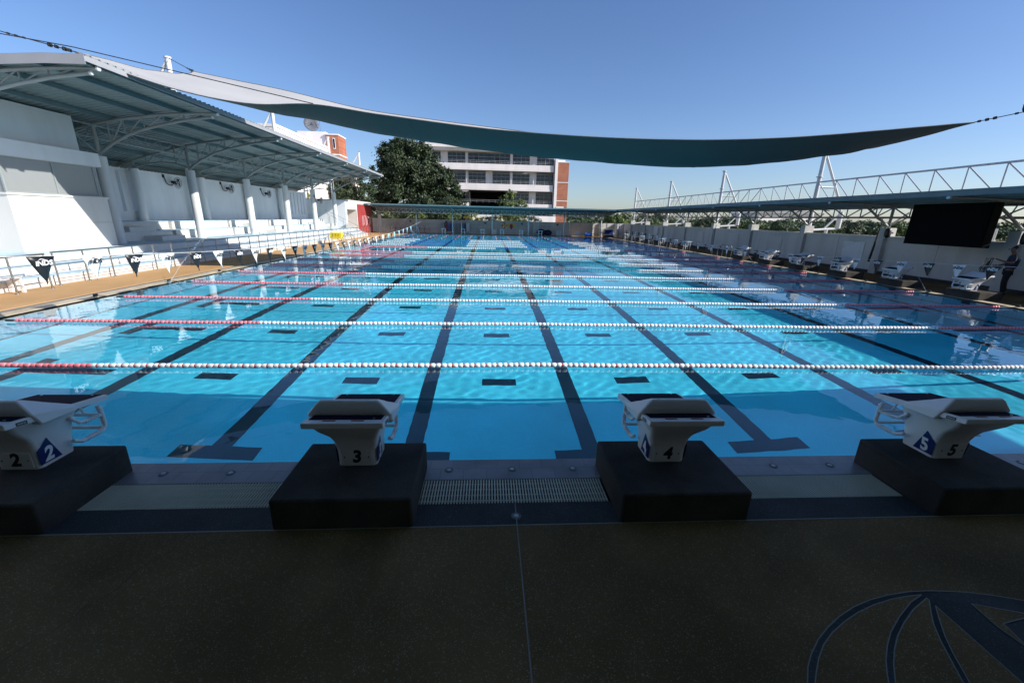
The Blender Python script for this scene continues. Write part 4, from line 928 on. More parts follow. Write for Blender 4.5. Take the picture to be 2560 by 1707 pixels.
for z0, z1 in ((5.45, 5.6), (8.85, 9.0), (12.5, 12.66)): MB().box(13.42, 15.62, YF-.36, 89, z0, z1).build('string_course', m_bwhite, bd, smooth=0)
MB().box(13.42, 15.0, YF+1, 89, 12.66, 13.1).build('roof_upstand', m_bwhite, bd, smooth=0)
MB().box(13.42, 14.9, YF-.40, YF-.3, 3.9, 4.5).build('sign_band', m_bwhite, bd, smooth=0)
g = MB(); g.box(-3, 12.9, 84, 84.3, 0, 2.6); g.build('ground_floor_wall', m_bwhite, bd, smooth=0)
# building behind the stand
b2 = thing('hostel_building', 'white building with an orange brick stair tower behind the grandstand roof', 'building', (-21, 55, 0))
MB().box(-34, -20.9, 46, 60.5, 0, 10.35).build('wing', m_bwhite, b2, smooth=0)
g = MB(); g.box(-34, -20.8, 45.95, 60.5, 10.2, 10.45); g.build('parapet', m_bwhite, b2, smooth=0)
MB().box(-24.8, -21.28, 60.5, 64.5, 0, 12.34).build('stair_tower', m_bwhite, b2, smooth=0)
MB().box(-21.2, -19.62, 60.3, 63.3, 0, 12.0).build('brick_tower', m_brickx, b2, smooth=0)
g = MB()
for z in (9.55, 8.6, 8.1): g.box(-21.22, -19.58, 60.26, 63.34, z, z+.13)
g.box(-21.25, -19.55, 60.24, 63.36, 11.95, 12.1); g.build('string_course', m_bwhite, b2, smooth=0)
f = MB(); f.box(-20.35, -20.0, 60.27, 60.3, 10.3, 11.6); sw = f.build('stair_window', m_bwhite, b2, smooth=0); MB().box(-20.28, -20.07, 60.25, 60.275, 10.4, 11.5).build('pane', m_glass, sw, smooth=0)
MB().box(-19.6, -18.5, 62.5, 66, 0, 8.6).build('annex', m_bwhite, b2, smooth=0)
t = thing('satellite_dish', 'dark mesh satellite dish on the roof of the white building', 'satellite dish', (-23.2, 61.2, 12.34))
c = Vector((-23.2, 61.2, 13.25)); ax = Vector((.45, -.8, .25)).normalized(); u = ax.cross(Vector((0, 0, 1))).normalized(); v = ax.cross(u)
g = MB()
rings = [[c+(u*math.cos(q*PI/12)+v*math.sin(q*PI/12))*r_+ax*(r_*r_*.22) for q in range(24)] for r_ in (.02, .3, .6, .92)]
g.loft(rings, cap=False); o = g.build('reflector', pm('dish_mesh', (.10, .11, .14), .7, .1, 5), t); s_ = o.modifiers.new('t', 'SOLIDIFY'); s_.thickness = .01
g = MB()
for q in range(12): g.tube([rings[0][q*2]+ax*.02, rings[1][q*2]+ax*.02, rings[2][q*2]+ax*.02, rings[3][q*2]+ax*.02], .014, 4)
g.tube([c, c+ax*.7], .03, 6); g.build('rib', m_hem, t)
MB().tube([(-23.2, 61.2, 12.3), c], .06, 8).build('mast', m_hem, t)
tag(MB().tube([(-22.1, 61.2, 12.3), (-22.1, 61.2, 14.2)], .02, 6).build('roof_antenna', m_hem), 'thin rod antenna on the white roof right of the dish', 'antenna')

# ------------------------------------------------------------------ trees
def crown_mesh(name, blobs, n, size, seed, flat=.75):
    rg = random.Random(seed); v = []; f = []
    tot = sum(b[3]**2 for b in blobs)
    for (bx, by, bz, br, *ell) in blobs:
        ez = ell[0] if ell else 1.0
        cl = []
        for _ in range(int(6+br*9)):
            while True:
                p = Vector((rg.uniform(-1, 1), rg.uniform(-1, 1), rg.uniform(-1, 1)))
                if .3 < p.length < 1: break
            cl.append(p.normalized()*(p.length**.45))
        for _ in range(int(n*br**2/tot)):
            c = rg.choice(cl); q = c+Vector((rg.gauss(0, .17), rg.gauss(0, .17), rg.gauss(0, .13)))
            p = Vector((bx+q.x*br, by+q.y*br, bz+q.z*br*ez))
            nrm = (q.normalized()*.6+Vector((rg.uniform(-1, 1), rg.uniform(-1, 1), rg.uniform(-.2, 1)))).normalized()
            a = nrm.cross(Vector((rg.uniform(-1, 1), rg.uniform(-1, 1), rg.uniform(-1, 1)))).normalized(); b = nrm.cross(a)
            s_ = size*rg.uniform(.5, 1.25); i = len(v)
            v += [tuple(p-a*s_), tuple(p+b*s_*.5-a*s_*.1), tuple(p+a*s_), tuple(p-b*s_*.5+a*s_*.1)]; f.append((i, i+1, i+2, i+3))
    me = bpy.data.meshes.new(name); me.from_pydata(v, [], f); return me
def tree(label, loc, blobs, n, size, mat, seed, trunk_h, tr=.25, group=None, name='tree', cat='tree'):
    t = thing(name, label, cat, loc, 0, group)
    me = crown_mesh('crown', blobs, n, size, seed); me.materials.append(mat); o = bpy.data.objects.new('crown', me); sc.collection.objects.link(o); o.parent = t
    g = MB(); g.tube([(0, 0, 0), (.05, 0, trunk_h*.5), (0, .05, trunk_h)], [tr, tr*.8, tr*.55], 8)
    rg = random.Random(seed)
    for b in blobs[:7]: g.tube([(0, 0, trunk_h*rg.uniform(.5, .95)), (b[0]*.5, b[1]*.5, (trunk_h+b[2])*.5), (b[0]*.9, b[1]*.9, b[2])], [tr*.4, tr*.28, tr*.1], 6)
    g.build('trunk', m_trunk, t, world=False)
    return t
tree('huge dense dark tree rising behind the far canopy on the left', (-11.2, 66, 0),
     [(-2.5, 0, 9.6, 2.2, 1.15), (0, 0, 10.6, 2.1, 1.1), (1.6, 0, 9.2, 2.1, 1.2), (-2.6, 0, 6.8, 2.3), (0, -.5, 7.6, 2.6), (2.4, 0, 6.9, 2.2), (-4.6, 0, 7.6, 1.6), (-4.6, 0, 4.9, 2.2), (-1.5, -1, 4.3, 2.6), (1.8, -1, 4.4, 2.6), (-5.4, 0, 2.8, 2.2), (3.6, 0, 8.3, 1.5), (0, 0, 2, 2.8), (3.4, 0, 2.6, 2.4), (-1.5, 0, 11.3, 1.5), (1.0, 0, 11.4, 1.3), (2.9, 0, 4.9, 1.8), (-1, -.5, 9, 2.4), (-2.8, 0, 10.9, 1.4), (-3.0, 0, 9.2, 1.5), (1.9, 0, 10.8, 1.2), (2.9, 0, 9.6, 1.2), (3.0, 0, 7.6, 1.6), (-3.2, 0, 5.8, 1.8)], 82000, .19, m_green, 1, 5, .45)
tree('round leafy tree right of the huge dark tree, before the balconies', (-6.6, 64.5, 0),
     [(1.0, 0, 7.5, 1.2), (0, 0, 5.9, 1.6), (1.5, 0, 5.0, 1.3), (-.9, 0, 7.2, 1.3), (1.7, 0, 6.4, .9), (.4, -.5, 3.7, 1.9), (2.0, 0, 3.4, 1.4), (-1.4, 0, 4.4, 1.6), (.9, 0, 2.2, 1.8)], 24000, .15, m_green, 2, 3, .2)
tree('small pointed yellow-green tree in front of the dark recess', (3.0, 63, 0), [(0, 0, 4.9, .9), (.5, 0, 4.2, 1.2), (-.7, 0, 4.1, .9), (1.9, 0, 3.6, 1.1), (2.7, 0, 3.2, .8), (.4, 0, 3.0, 1.4), (0, 0, 5.6, .45), (1.6, 0, 2.4, 1.2)], 9000, .12, m_green2, 3, 2.5, .12)
tree('leafy tree seen under the far end of the grandstand roof', (-19.6, 60, 0), [(0, 0, 5.6, 1.8), (1.8, 0, 6.2, 1.4), (-2.2, 0, 5.8, 1.6), (.8, 0, 4.3, 1.8), (-3.8, 0, 4.6, 1.6), (3.0, 0, 4.6, 1.5), (-1.2, 0, 7, 1.2)], 14000, .15, m_green, 4, 3, .2)
tree('yellow flowering bush above the end wall of the grandstand', (-22.3, 51, 0), [(0, 0, 4.1, .9), (1.1, 0, 3.9, .8), (-1.2, 0, 4.1, .8), (2.0, 0, 3.7, .6)], 4000, .09, m_yellowleaf, 5, 3, .08, name='bush', cat='bush')
hb = None
for k, (x, z, r_, mt) in enumerate([(-11.8, 2.0, 1.0, m_green), (-9.9, 2.0, 1.0, m_green2), (-6.6, 2.0, .9, m_green), (-4.9, 2.1, .8, m_green2), (-2.1, 2.0, .8, m_yellowleaf), (.4, 1.8, .9, m_green), (1.9, 1.9, .9, m_yellowleaf), (3.4, 1.9, .9, m_green2), (5.0, 1.8, 1.0, m_green), (6.2, 1.7, .9, m_green2)]):
    tree('garden bush behind the far wall, %s from the left' % ordn(k), (x, 59.5, 0), [(0, 0, z, r_), (.7, 0, z-.2, r_*.8), (-.7, 0, z-.2, r_*.8)], 2200, .09, mt, 20+k, 1.2, .06, 'bushes behind the far wall', 'bush', 'bush')
tree('thin bush in the corner beside the red tiled wall', (-14.0, 58.2, 0), [(0, 0, 2.6, .8), (.3, 0, 1.6, .9)], 2500, .09, m_green2, 44, 1.2, .05, 'bushes behind the far wall', 'bush', 'bush')
# far tree belt on the right: individual trees, shared meshes
protoT = []
for q, (bl, mt) in enumerate([([(0, 0, 4.2, 2.2), (1.6, 0, 3.4, 1.8), (-1.7, .4, 3.3, 1.8), (.3, 1, 2.2, 2.2)], m_green3), ([(0, 0, 4.8, 1.9), (-1.2, 0, 3.4, 1.9), (1.3, 0, 3.6, 1.7), (0, 0, 2, 2.1)], m_green2), ([(0, 0, 3.6, 2.6), (2.2, 0, 2.9, 1.9), (-2.4, 0, 2.8, 2.0), (0, 0, 1.6, 2.5)], m_green)]):
    protoT.append(([(b) for b in bl], mt, q))
tp = [None]*3; spots = []
rg = random.Random(11)
for (x, y, s_, q) in [(19.5, 66, .95, 1), (22.5, 70, .9, 1), (27, 72, 1.0, 0), (32, 78, 1.0, 2), (25, 62, .62, 1), (35, 66, .85, 2), (41, 64, .8, 1), (44, 55, .72, 0), (40, 48, .62, 1), (52, 62, .85, 2), (57, 56, .75, 1), (50, 70, 1.0, 0), (36, 88, 1.1, 0), (62, 70, 1, 2)]: spots.append((x, y, s_, q))
for k, (x, y, s_, q) in enumerate(spots):
    if tp[q] is None:
        tp[q] = tree('', (x, y, 0), protoT[q][0], 4200, .28, protoT[q][1], 60+q, 3, .2); o = tp[q]
    else: o = dup(tp[q], (x, y, 0), rg.uniform(0, 6.28))
    s_ *= .60; o.scale = (s_*1.15, s_*1.15, s_*rg.uniform(.8, 1.05))
    tag(o, 'bushy green tree beyond the right wall, %s in order outwards' % ordn(k), 'tree', 'nearer trees beyond the right wall')
# the far-off wood behind them reads as one mass
bl = []
for k in range(120):
    az = math.radians(10+50*(k+rg.uniform(-.4, .4))/120); d_ = rg.uniform(110, 190); h_ = rg.uniform(.30, .50)*(d_/120)**.9
    x, y = d_*math.sin(az), d_*math.cos(az)
    for (a, b, c, r_) in ((0, 0, 4.0, 2.2), (1.9, 0, 3.0, 1.9), (-1.9, 0, 2.9, 2.0), (0, .5, 1.8, 2.6)): bl.append((x+a*h_*1.7, y+b*h_, c*h_, r_*h_*1.3, .8))
me = crown_mesh('distant_wood', bl, 110000, .36, 77); me.materials.append(m_green3); o = bpy.data.objects.new('distant_wood', me); sc.collection.objects.link(o)
tag(o, 'distant belt of trees along the horizon beyond the right wall', 'wood', kind='stuff')
g = MB(); g.quad((26, 20, -.02), (95, 10, -.02), (110, 60, -.02), (30, 46, -.02)); struct('reed_field', g, m_wheat, smooth=0)
# reeds: uncountable tufts
rgr = random.Random(5); g = MB()
for _ in range(5200):
    x = rgr.uniform(24, 70); y = rgr.uniform(12, 58); h_ = rgr.uniform(.4, 1.15); a = rgr.uniform(0, PI); dx, dy = math.cos(a)*.22, math.sin(a)*.22
    g.quad((x-dx, y-dy, 0), (x+dx, y+dy, 0), (x+dx*1.5, y+dy, h_), (x-dx*.6, y-dy, h_*.9))
tag(g.build('reeds', m_wheat, smooth=0), 'dry golden reeds and weeds growing beyond the right wall', 'reeds', kind='stuff')
t = thing('warehouse', 'distant white warehouse with a low roof beyond the tree belt', 'building', (150, 215, 0))
MB().box(140, 172, 215, 240, 0, 7.5).build('wall', m_bwhite, t, smooth=0); MB().prism([(138, 7.5), (174, 7.5), (156, 10.5)], 214, 241, 'y').build('roof', m_fascia, t, smooth=0)
t = thing('long_building', 'long low white building seen between trees above the far wall', 'building', (60, 210, 0))
MB().box(44, 68, 210, 220, 0, 6).build('wall', m_bwhite, t, smooth=0)
g = MB()
for k in range(10): g.box(45+2.3*k, 46.3+2.3*k, 209.9, 210, 3.6, 5.2)
g.build('window', m_glass, t, smooth=0)
g = MB(); rows = []
for j in range(6):
    rows.append([(x, 1500+j*120, (j if j < 3 else 5-j)*14*(.5+.5*noise.noise(Vector((x/500, j*.3, 1))))*(1 if j else 0)) for x in np.linspace(100, 2600, 60)])
g.grid(rows); struct('hills', g, m_green3)
for k, (x, y) in enumerate(((30.5, 19.8), (21.5, 16.8))):
    tag(MB().tube([(x, y, 0), (x-.05, y, 2.2)], .045, 6).build('fence_post', m_wsteel), ['leaning pale post in the reeds right of the screen', 'short pale post beyond the wall left of the screen pillar'][k], 'post')

# ------------------------------------------------------------------ things on the far deck
# draped tarps
def drape(label, loc, w_, d_, h_, mat, seed, rz=0, legs=True, name='tarpaulin'):
    t = thing(name, label, 'tarpaulin', loc, rz)
    rows = []
    for j in range(11):
        v = j/10*2-1; row = []
        for i in range(17):
            u_ = i/16*2-1; e = max(abs(u_), abs(v)); z = h_*(1-max(0, e-.62)/.38*.72)+.07*noise.noise(Vector((u_*3, v*3, seed)))*h_*2
            row.append((u_*w_/2*(1-.12*max(0, e-.6)), v*d_/2, max(.03, z)))
        rows.append(row)
    MB().grid(rows).build('cover', mat, t, world=False, smooth=60)
    return t
t = thing('draped_ladder', 'pale blue cloth draped over a lifeguard ladder at the far left corner', 'cloth', (-9.0, 53.2, 0))
rows = []
arc = [(-.62, .55), (-.45, .78), (-.2, .92), (.0, 1.0), (.18, 1.04), (.35, .9), (.48, .55), (.55, .0)]
for j in range(7):
    y = -.3+.1*j; rows.append([(x+.03*noise.noise(Vector((x*4, j, 2))), y, z-.16*abs(j-3)/3+.05*noise.noise(Vector((x*3, j*.7, 5)))) for x, z in arc])
MB().grid(rows).build('cover', m_sheet, t, world=False, smooth=60)
g = MB()
for y in (-.25, .25): g.tube([(-.6, y, .5), (-.15, y, 0)], .02, 6); g.tube([(-.45, y, .6), (.0, y, 0)], .02, 6)
g.tube([(.0, 0, 1.0), (.0, 0, 0)], .02, 6); g.build('frame', m_wsteel, t, world=False)
t = drape('dark blue cover over a wheeled reel at the far right corner', (15.35, 53.4, .25), 1.5, 1.1, .72, m_navys, 3, 0)
g = MB()
for x in (-.5, .5): g.tube([(x, -.3, -.2), (x, .3, -.2)], .12, 10)
g.box(-.55, .6, -.35, .35, -.2, .1); g.build('base', m_black, t, world=False)
tag(MB().tube([(12.6, 54.6, .3), (13.45, 54.6, .3)], [.24, .24], 14).build('blue_roll', m_bluet), 'bright blue roll lying on the far deck near the right corner', 'roll')
for k, (x, s_) in enumerate(((7.0, .62), (7.9, .55))):
    o = MB(); o.ball((0, 0, .38*s_/.6), s_, 12, 8, .72); o = o.build('equipment_sack', m_dkblue, smooth=60); o.location = (x, 55.6, .03)
    tag(o, ['dark blue sack of equipment by the far wall, left of a pair', 'dark blue sack of equipment by the far wall, right of a pair'][k], 'sack', 'sacks by the far wall')
t = thing('white_bin', 'pale grey bin standing at the far wall between two old blocks', 'bin', (.95, 56, DZ)); MB().box(.6, 1.2, 55.8, 56.2, .03, .62).build('body', m_cool, t, bevel=.03); MB().box(.57, 1.23, 55.77, 56.23, .62, .66).build('lid', m_wsteel, t)
# surfboard racks
for k, x in enumerate((-3.05, -5.0)):
    t = thing('board_rack', ['rack of upright blue and white boards against the far wall, right one', 'rack of upright boards against the far wall behind the leftmost pole'][k], 'rack', (x, 55.9, 0), 0, 'board racks by the far wall')
    g = MB(); g.tube([(x-.72, 55.6, 0), (x-.66, 55.9, 1.45)], .02, 6); g.tube([(x+.72, 55.6, 0), (x+.66, 55.9, 1.45)], .02, 6); g.tube([(x-.7, 55.6, .25), (x+.7, 55.6, .25)], .02, 6); g.tube([(x-.68, 55.85, 1.3), (x+.68, 55.85, 1.3)], .02, 6); g.build('frame', m_wsteel, t)
    for q in range(7):
        xx = x-.55+.18*q; MB().prism([(xx-.05, .3), (xx+.05, .3), (xx+.065, .9), (xx+.045, 1.35), (xx, 1.42), (xx-.045, 1.35), (xx-.065, .9)], 55.75, 55.95, 'y').build('board', [m_navys, m_vwhite, m_shirt2, m_navys, m_navys, m_vwhite, m_cool][q] if k == 0 else [m_navys, m_redv, m_navys, m_bluet, m_navys, m_bluet, m_navys][q], t, smooth=0)
# ring buoy, rescue board, vest
t = thing('ring_buoy', 'orange ring buoy hung on the far wall over a yellow board', 'life ring', (2.2, 56.42, 1.16)); c = Vector((2.2, 56.4, 1.16))
g = MB(); g.tube([c+Vector((math.cos(q*PI/12)*.26, 0, math.sin(q*PI/12)*.26)) for q in range(25)], .085, 8, False); g.build('ring', m_orange, t, smooth=60)
for q in range(4): a = PI/4+q*PI/2; MB().box(c.x+math.cos(a)*.26-.06, c.x+math.cos(a)*.26+.06, 56.30, 56.49, c.z+math.sin(a)*.26-.06, c.z+math.sin(a)*.26+.06).build('band', m_vwhite, t)
tag(MB().box(2.15, 3.65, 56.44, 56.49, 1.0, 1.36).build('rescue_board', m_yellow, bevel=.02), 'yellow spinal rescue board fixed to the far wall', 'rescue board')
tag(MB().prism([(2.95, 1.3), (3.1, 1.4), (3.25, 1.3), (3.32, 1.0), (3.18, .78), (3.12, .7), (3.0, .78), (2.9, 1.0)], 56.34, 56.43, 'y').build('red_float', m_red), 'red rescue float hanging in front of the yellow board', 'rescue float')
for k, (x, z) in enumerate(((-10.07, 1.45), (-5.44, 1.46), (-.35, 1.43), (4.5, 1.42), (9.25, 1.40))):
    t = thing('wall_light', 'round dark bulkhead fitting on the far wall, %s from the left' % ordn(k), 'wall light', (x, 56.45, z), 0, 'round fittings on the far wall')
    MB().tube([(x, 56.5, z), (x, 56.42, z)], .13, 14).build('housing', m_black, t); MB().tube([(x, 56.425, z), (x, 56.40, z)], .09, 14).build('lens', m_hem, t)
tag(MB().tube([(12.75, 56.9, 1.5), (12.75, 56.84, 1.5)], .28, 20).build('round_plaque', m_wall), 'pale round disc on the far wall in the right corner', 'disc')
# lifeguard chair
def ladder_chair(label, x, y, w_, h_, seat, loc_name='lifeguard_chair'):
    t = thing(loc_name, label, 'ladder chair' if seat else 'ladder', (x, y, DZ))
    for sx in (-1, 1): MB().tube([(x+sx*w_/2, y, 0), (x+sx*w_/2*.95, y+.25, h_)], .025, 6).build('rail', m_wsteel, t)
    for q in range(int(h_/.28)): z = .25+.28*q; MB().box(x-w_/2, x+w_/2, y+.02+.25*z/h_-.02, y+.06+.25*z/h_, z, z+.035).build('rung', m_wsteel, t, smooth=0)
    if seat:
        MB().box(x-w_/2-.05, x+w_/2+.05, y, y+.6, h_-.5, h_-.3).build('seat', m_navys, t); MB().box(x-w_/2-.35, x+w_/2+.35, y+.1, y+.5, h_-.26, h_-.21).build('armrest', m_redv, t)
        for sx in (-1, 1): MB().tube([(x+sx*w_/2, y+.9, 0), (x+sx*w_/2, y+.5, h_-.3)], .025, 6).build('back_leg', m_wsteel, t)
    return t
ladder_chair('tall white lifeguard chair with a blue seat on the far deck', 6.25, 54.6, .52, 2.35, True)
ladder_chair('white step ladder standing by the round post near the red wall', -13.6, 54.3, .48, 1.35, False, 'step_ladder')
t = thing('chair_frame_stack', 'dark tangle of metal chair frames stored along the far wall', 'chair frames', (-10.8, 56, 0))
for k in range(9):
    x = -13+.62*k; z = 1.0+.1*(k % 3); g = MB(); g.tube([(x-.25, 55.9, .03), (x-.1, 55.9, z-.3), (x+.05, 55.9, z), (x+.3, 55.95, z-.08), (x+.42, 56, z-.4), (x+.5, 56, .03)], .014, 5); g.tube([(x-.3, 56.1, .5), (x+.5, 56.1, .55)], .014, 5); g.build('frame', m_hem, t)
# pool ladders on the right edge
pl = None
for k, y in enumerate((26.6, 34.6, 47.5)):
    if pl is None:
        t = thing('pool_ladder', '', 'pool ladder', (15.22, y, 0), 0, 'steel pool ladders')
        for sy_ in (-.28, .28): MB().tube([(.55, sy_, .03), (.55, sy_, .6), (.45, sy_, .78), (.25, sy_, .82), (.05, sy_, .72), (-.06, sy_, .45), (-.10, sy_, -.9)], .02, 8).build('rail', m_inox, t, world=False)
        for z in (-.15, -.42, -.69): MB().box(-.14, -.06, -.27, .27, z, z+.03).build('tread', m_inox, t, world=False)
        pl = o = t
    else: o = dup(pl, (15.22, y, 0))
    tag(o, 'curved steel pool ladder on the right edge, %s from the camera' % ordn(k))
o = dup(pl, (XL, 31.2, 0), PI, 'curved steel pool ladder on the left edge beside the yellow chairs')
# yellow plastic chairs and bike-like frame on left deck
t = thing('plastic_float_stack', 'bright yellow plastic kickboard box on a dark wheeled frame by the left pool side', 'cart', (-10.9, 31.6, DZ))
g = MB()
for k in range(4): g.prism([(-11.35+.19*k, .42), (-11.2+.19*k, .42), (-11.14+.19*k, .78), (-11.22+.19*k, .86), (-11.36+.19*k, .84), (-11.4+.19*k, .6)], 31.3, 31.9, 'y')
g.build('yellow_box', m_yellow, t, smooth=0)
g = MB(); g.tube([(-11.7, 31.6, .55), (-11.4, 31.6, .62), (-11.0, 31.6, .42), (-10.5, 31.6, .1), (-10.3, 31.6, -.1)], .02, 6); g.tube([(-11.9, 31.6, .1), (-11.8, 31.6, .5), (-11.6, 31.6, .6)], .02, 6); g.tube([(-11.5, 31.4, .03), (-11.5, 31.4, .45)], .018, 6); g.tube([(-10.75, 31.8, .03), (-10.75, 31.8, .45)], .018, 6); g.build('frame', m_cable, t)

# ------------------------------------------------------------------ water jets
def jet(label, path, spread, n, seed, solid=.18):
    n = int(n*.8)
    rg = random.Random(seed); pts = [Vector(p) for p in path]; g = MB()
    L = [0]
    for a, b in zip(pts[:-1], pts[1:]): L.append(L[-1]+(b-a).length)
    def at(s):
        for k in range(len(pts)-1):
            if s <= L[k+1]: return pts[k].lerp(pts[k+1], (s-L[k])/(L[k+1]-L[k]))
        return pts[-1]
    q = []; m = 10
    for k in range(m+1): q.append(at(L[-1]*solid*k/m))
    g.tube(q, [.0025+.002*rg.random() for _ in q], 5)
    for k in range(n):
        f = (k+rg.random())/n; s = L[-1]*f; c = at(s); sp_ = .008+spread*max(0, f-solid*.4)**1.3
        c = c+Vector((rg.gauss(0, sp_), rg.gauss(0, sp_), rg.gauss(0, sp_)-.1*abs(rg.gauss(0, sp_)))); g.ball(c, rg.uniform(.003, .0125)*(.55+.8*f), 5, 3, rg.uniform(.8, 1.6))
    return tag(g.build('water_jet', m_drop, smooth=60), label, 'water jet', kind='stuff')
jet('arc of spray rising from the left coping towards the grandstand', [(-9.7, 13.14, .05), (-9.7, 13.78, .55), (-9.7, 14.8, 1.15), (-9.7, 15.48, 1.43), (-9.7, 16.5, 1.63), (-9.7, 17.6, 1.62), (-9.7, 18.8, 1.35)], .10, 420, 1)
jet('arc of spray over the right coping below the black screen', [(15.3, 13.4, .03), (15.3, 13.97, .67), (15.3, 14.65, 1.21), (15.3, 15.4, 1.55), (15.3, 16.25, 1.71), (15.3, 17.1, 1.45), (15.2, 17.83, 1.08), (15.1, 18.3, .56), (15.0, 18.8, .03)], .09, 420, 2)
jet('thin arc of spray at the far right beside block eight', [(15.3, 23.2, .03), (15.3, 24.0, .55), (15.3, 25, 1.0), (15.3, 26.2, 1.2), (15.3, 27.4, 1.0), (15.3, 28.6, .4)], .07, 200, 3)
jet('thin spray rising over the far left corner of the pool', [(-9.9, 46, .03), (-9.6, 47.5, 1.0), (-9.3, 49, 1.75), (-8.9, 50.5, 2.2), (-7.5, 52, 2.5), (-6, 53, 2.4)], .05, 200, 4, .6)
for k, (x, y) in enumerate(((-9.7, 13.1), (15.3, 13.36), (15.3, 23.15), (-9.9, 45.95))):
    o = MB().tube([(0, 0, 0), (0, 0, .03), (0, .02, .07)], [.04, .035, .015], 8).build('sprinkler_nozzle', m_purlin); o.location = (x, y, DZ-.01)
    tag(o, ['small green nozzle on the left coping at the foot of the spray', 'small nozzle on the right coping at the foot of the near spray', 'small nozzle on the right coping at the foot of the farther spray', 'small nozzle at the far end of the left coping'][k], 'nozzle', 'spray nozzles on the coping')

# ------------------------------------------------------------------ person
def skin(name, pts, edges, mat, parent, sub=2, root=0):
    me = bpy.data.meshes.new(name); me.from_pydata([p[:3] for p in pts], edges, []); me.materials.append(mat)
    o = bpy.data.objects.new(name, me); sc.collection.objects.link(o); o.parent = parent
    o.modifiers.new('skin', 'SKIN'); sv = me.skin_vertices[0].data
    for k, p in enumerate(pts): sv[k].radius = (p[3], p[4] if len(p) > 4 else p[3]); sv[k].use_root = (k == root)
    s_ = o.modifiers.new('sub', 'SUBSURF'); s_.levels = sub; s_.render_levels = sub
    return o
pr_ = thing('person', 'person in dark blue polo and black trousers standing by the right wall, holding cords', 'person', (17.55, 13.0, DZ), math.radians(-48))
# local frame: facing -x; +y away from camera
B_ = [(0, 0, .86, .07, .08), (.02, 0, 1.05, .07, .07), (.03, 0, 1.22, .10, .12), (.0, 0, 1.36, .07, .09), (-.03, 0, 1.42, .055), (-.06, 0, 1.50, .082, .07), (-.075, 0, 1.58, .085, .075),
      (.02, -.17, 1.30, .055), (.0, -.22, 1.08, .042), (-.22, -.15, 1.13, .033), (-.40, -.10, 1.20, .024),
      (.02, .17, 1.30, .055), (-.02, .22, 1.08, .042), (-.20, .16, .98, .033), (-.27, .13, .97, .024),
      (-.0, -.09, .80, .085), (-.03, -.10, .46, .058), (.02, -.10, .09, .042), (-.12, -.10, .03, .035),
      (.0, .09, .80, .085), (.0, .11, .46, .058), (.06, .12, .09, .042), (-.08, .13, .03, .035)]
E_ = [(0, 1), (1, 2), (2, 3), (3, 4), (4, 5), (5, 6), (2, 7), (7, 8), (8, 9), (9, 10), (2, 11), (11, 12), (12, 13), (13, 14), (0, 15), (15, 16), (16, 17), (17, 18), (0, 19), (19, 20), (20, 21), (21, 22)]
skin('body', B_, E_, m_skin, pr_)
skin('trousers', [(0, 0, .86, .125, .125), (-.0, -.095, .76, .105), (-.03, -.105, .45, .078), (.02, -.10, .08, .066), (.0, .095, .78, .105), (.0, .115, .45, .078), (.06, .12, .08, .066)], [(0, 1), (1, 2), (2, 3), (0, 4), (4, 5), (5, 6)], m_trous, pr_)
skin('polo_shirt', [(.0, 0, .84, .155, .165), (.02, 0, 1.06, .155, .165), (.03, 0, 1.22, .155, .185), (.01, 0, 1.35, .085, .11), (.02, -.18, 1.28, .075), (.0, -.22, 1.12, .062), (.02, .18, 1.28, .075), (-.02, .22, 1.12, .062)], [(0, 1), (1, 2), (2, 3), (2, 4), (4, 5), (2, 6), (6, 7)], m_shirt, pr_)
skin('back_panel', [(.075, 0, .98, .075, .085), (.088, 0, 1.12, .08, .10), (.085, 0, 1.26, .075, .10)], [(0, 1), (1, 2)], m_shirt2, pr_)
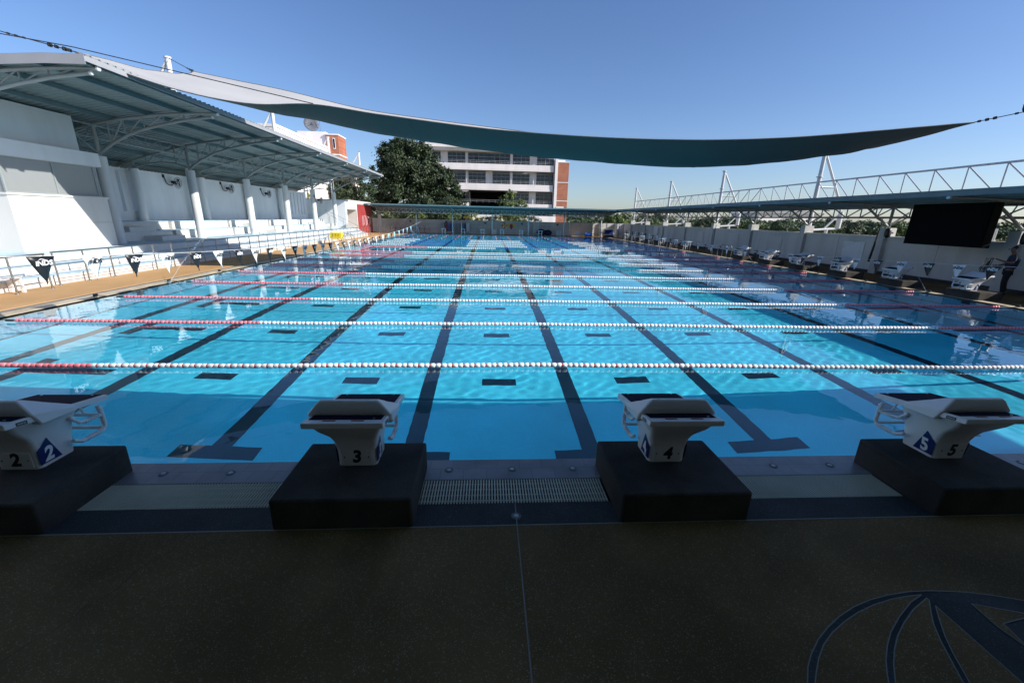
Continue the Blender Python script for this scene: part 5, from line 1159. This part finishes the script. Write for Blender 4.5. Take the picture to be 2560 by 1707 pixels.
skin('hair', [(-.065, 0, 1.625, .078, .08), (-.03, 0, 1.59, .085, .088), (-.005, 0, 1.52, .065, .07)], [(0, 1), (1, 2)], m_hair, pr_)
g = MB()
for sy_ in (-.03, .03): g.ball((-.148, sy_, 1.535), .009, 6, 4)
g.build('eye', m_hair, pr_, world=False); MB().ball((-.158, 0, 1.51), .016, 6, 5, 1.4).build('nose', m_skin, pr_, world=False); MB().box(-.152, -.14, -.02, .02, 1.47, 1.476).build('mouth', m_redv, pr_, world=False)
for sy_ in (-.078, .078): MB().ball((-.055, sy_, 1.53), .02, 6, 5, 1.5).build('ear', m_skin, pr_, world=False)
for (hx, hy, hz) in ((-.41, -.10, 1.20), (-.28, .13, .97)):
    g = MB(); g.ball((hx-.03, hy, hz), .035, 8, 6, .6)
    for q in range(4): yy = hy-.024+.016*q; g.tube([(hx-.05, yy, hz+.01), (hx-.085-.004*(q in (1, 2)), yy, hz), (hx-.09, yy, hz-.025), (hx-.07, yy, hz-.035)], [.0095, .009, .008, .006], 6)
    g.tube([(hx-.01, hy-.025, hz), (hx-.035, hy-.045, hz-.015), (hx-.06, hy-.04, hz-.03)], [.011, .010, .007], 6); g.build('hand', m_skin, pr_, world=False, smooth=60)
for sy_, x in ((-.10, -.05), (.125, -.01)): MB().loft([[(x+a*.13, sy_+b*.048*w2, z) for a, b in ((-1, -.6), (-1, .6), (.2, 1), (1, .7), (1, -.7), (.2, -1))] for z, w2 in ((0, 1), (.03, 1), (.07, .7))]).build('shoe', m_black, pr_, world=False)
t = thing('cord_bundle', 'bundle of thin looped cords hanging from the hands of the person by the right wall', 'cords', (17.2, 12.9, 1.15))
rgc = random.Random(9)
for k in range(11):
    a = Vector((17.18, 13.27, 1.21)); w_ = rgc.uniform(.03, .26); dz = rgc.uniform(.35, .75); yy = rgc.uniform(.0, .30)
    pts = []
    for q in range(11):
        f = q/10; pts.append((a.x-.05-w_*math.sin(f*PI)+.02*k*f, a.y+yy*f, a.z+.02-dz*math.sin(f*PI)**.8*(1 if k % 3 else .75)+(-.2*f if k % 3 == 0 else 0)))
    MB().tube(pts, .006, 5).build('cord', m_cable, t)
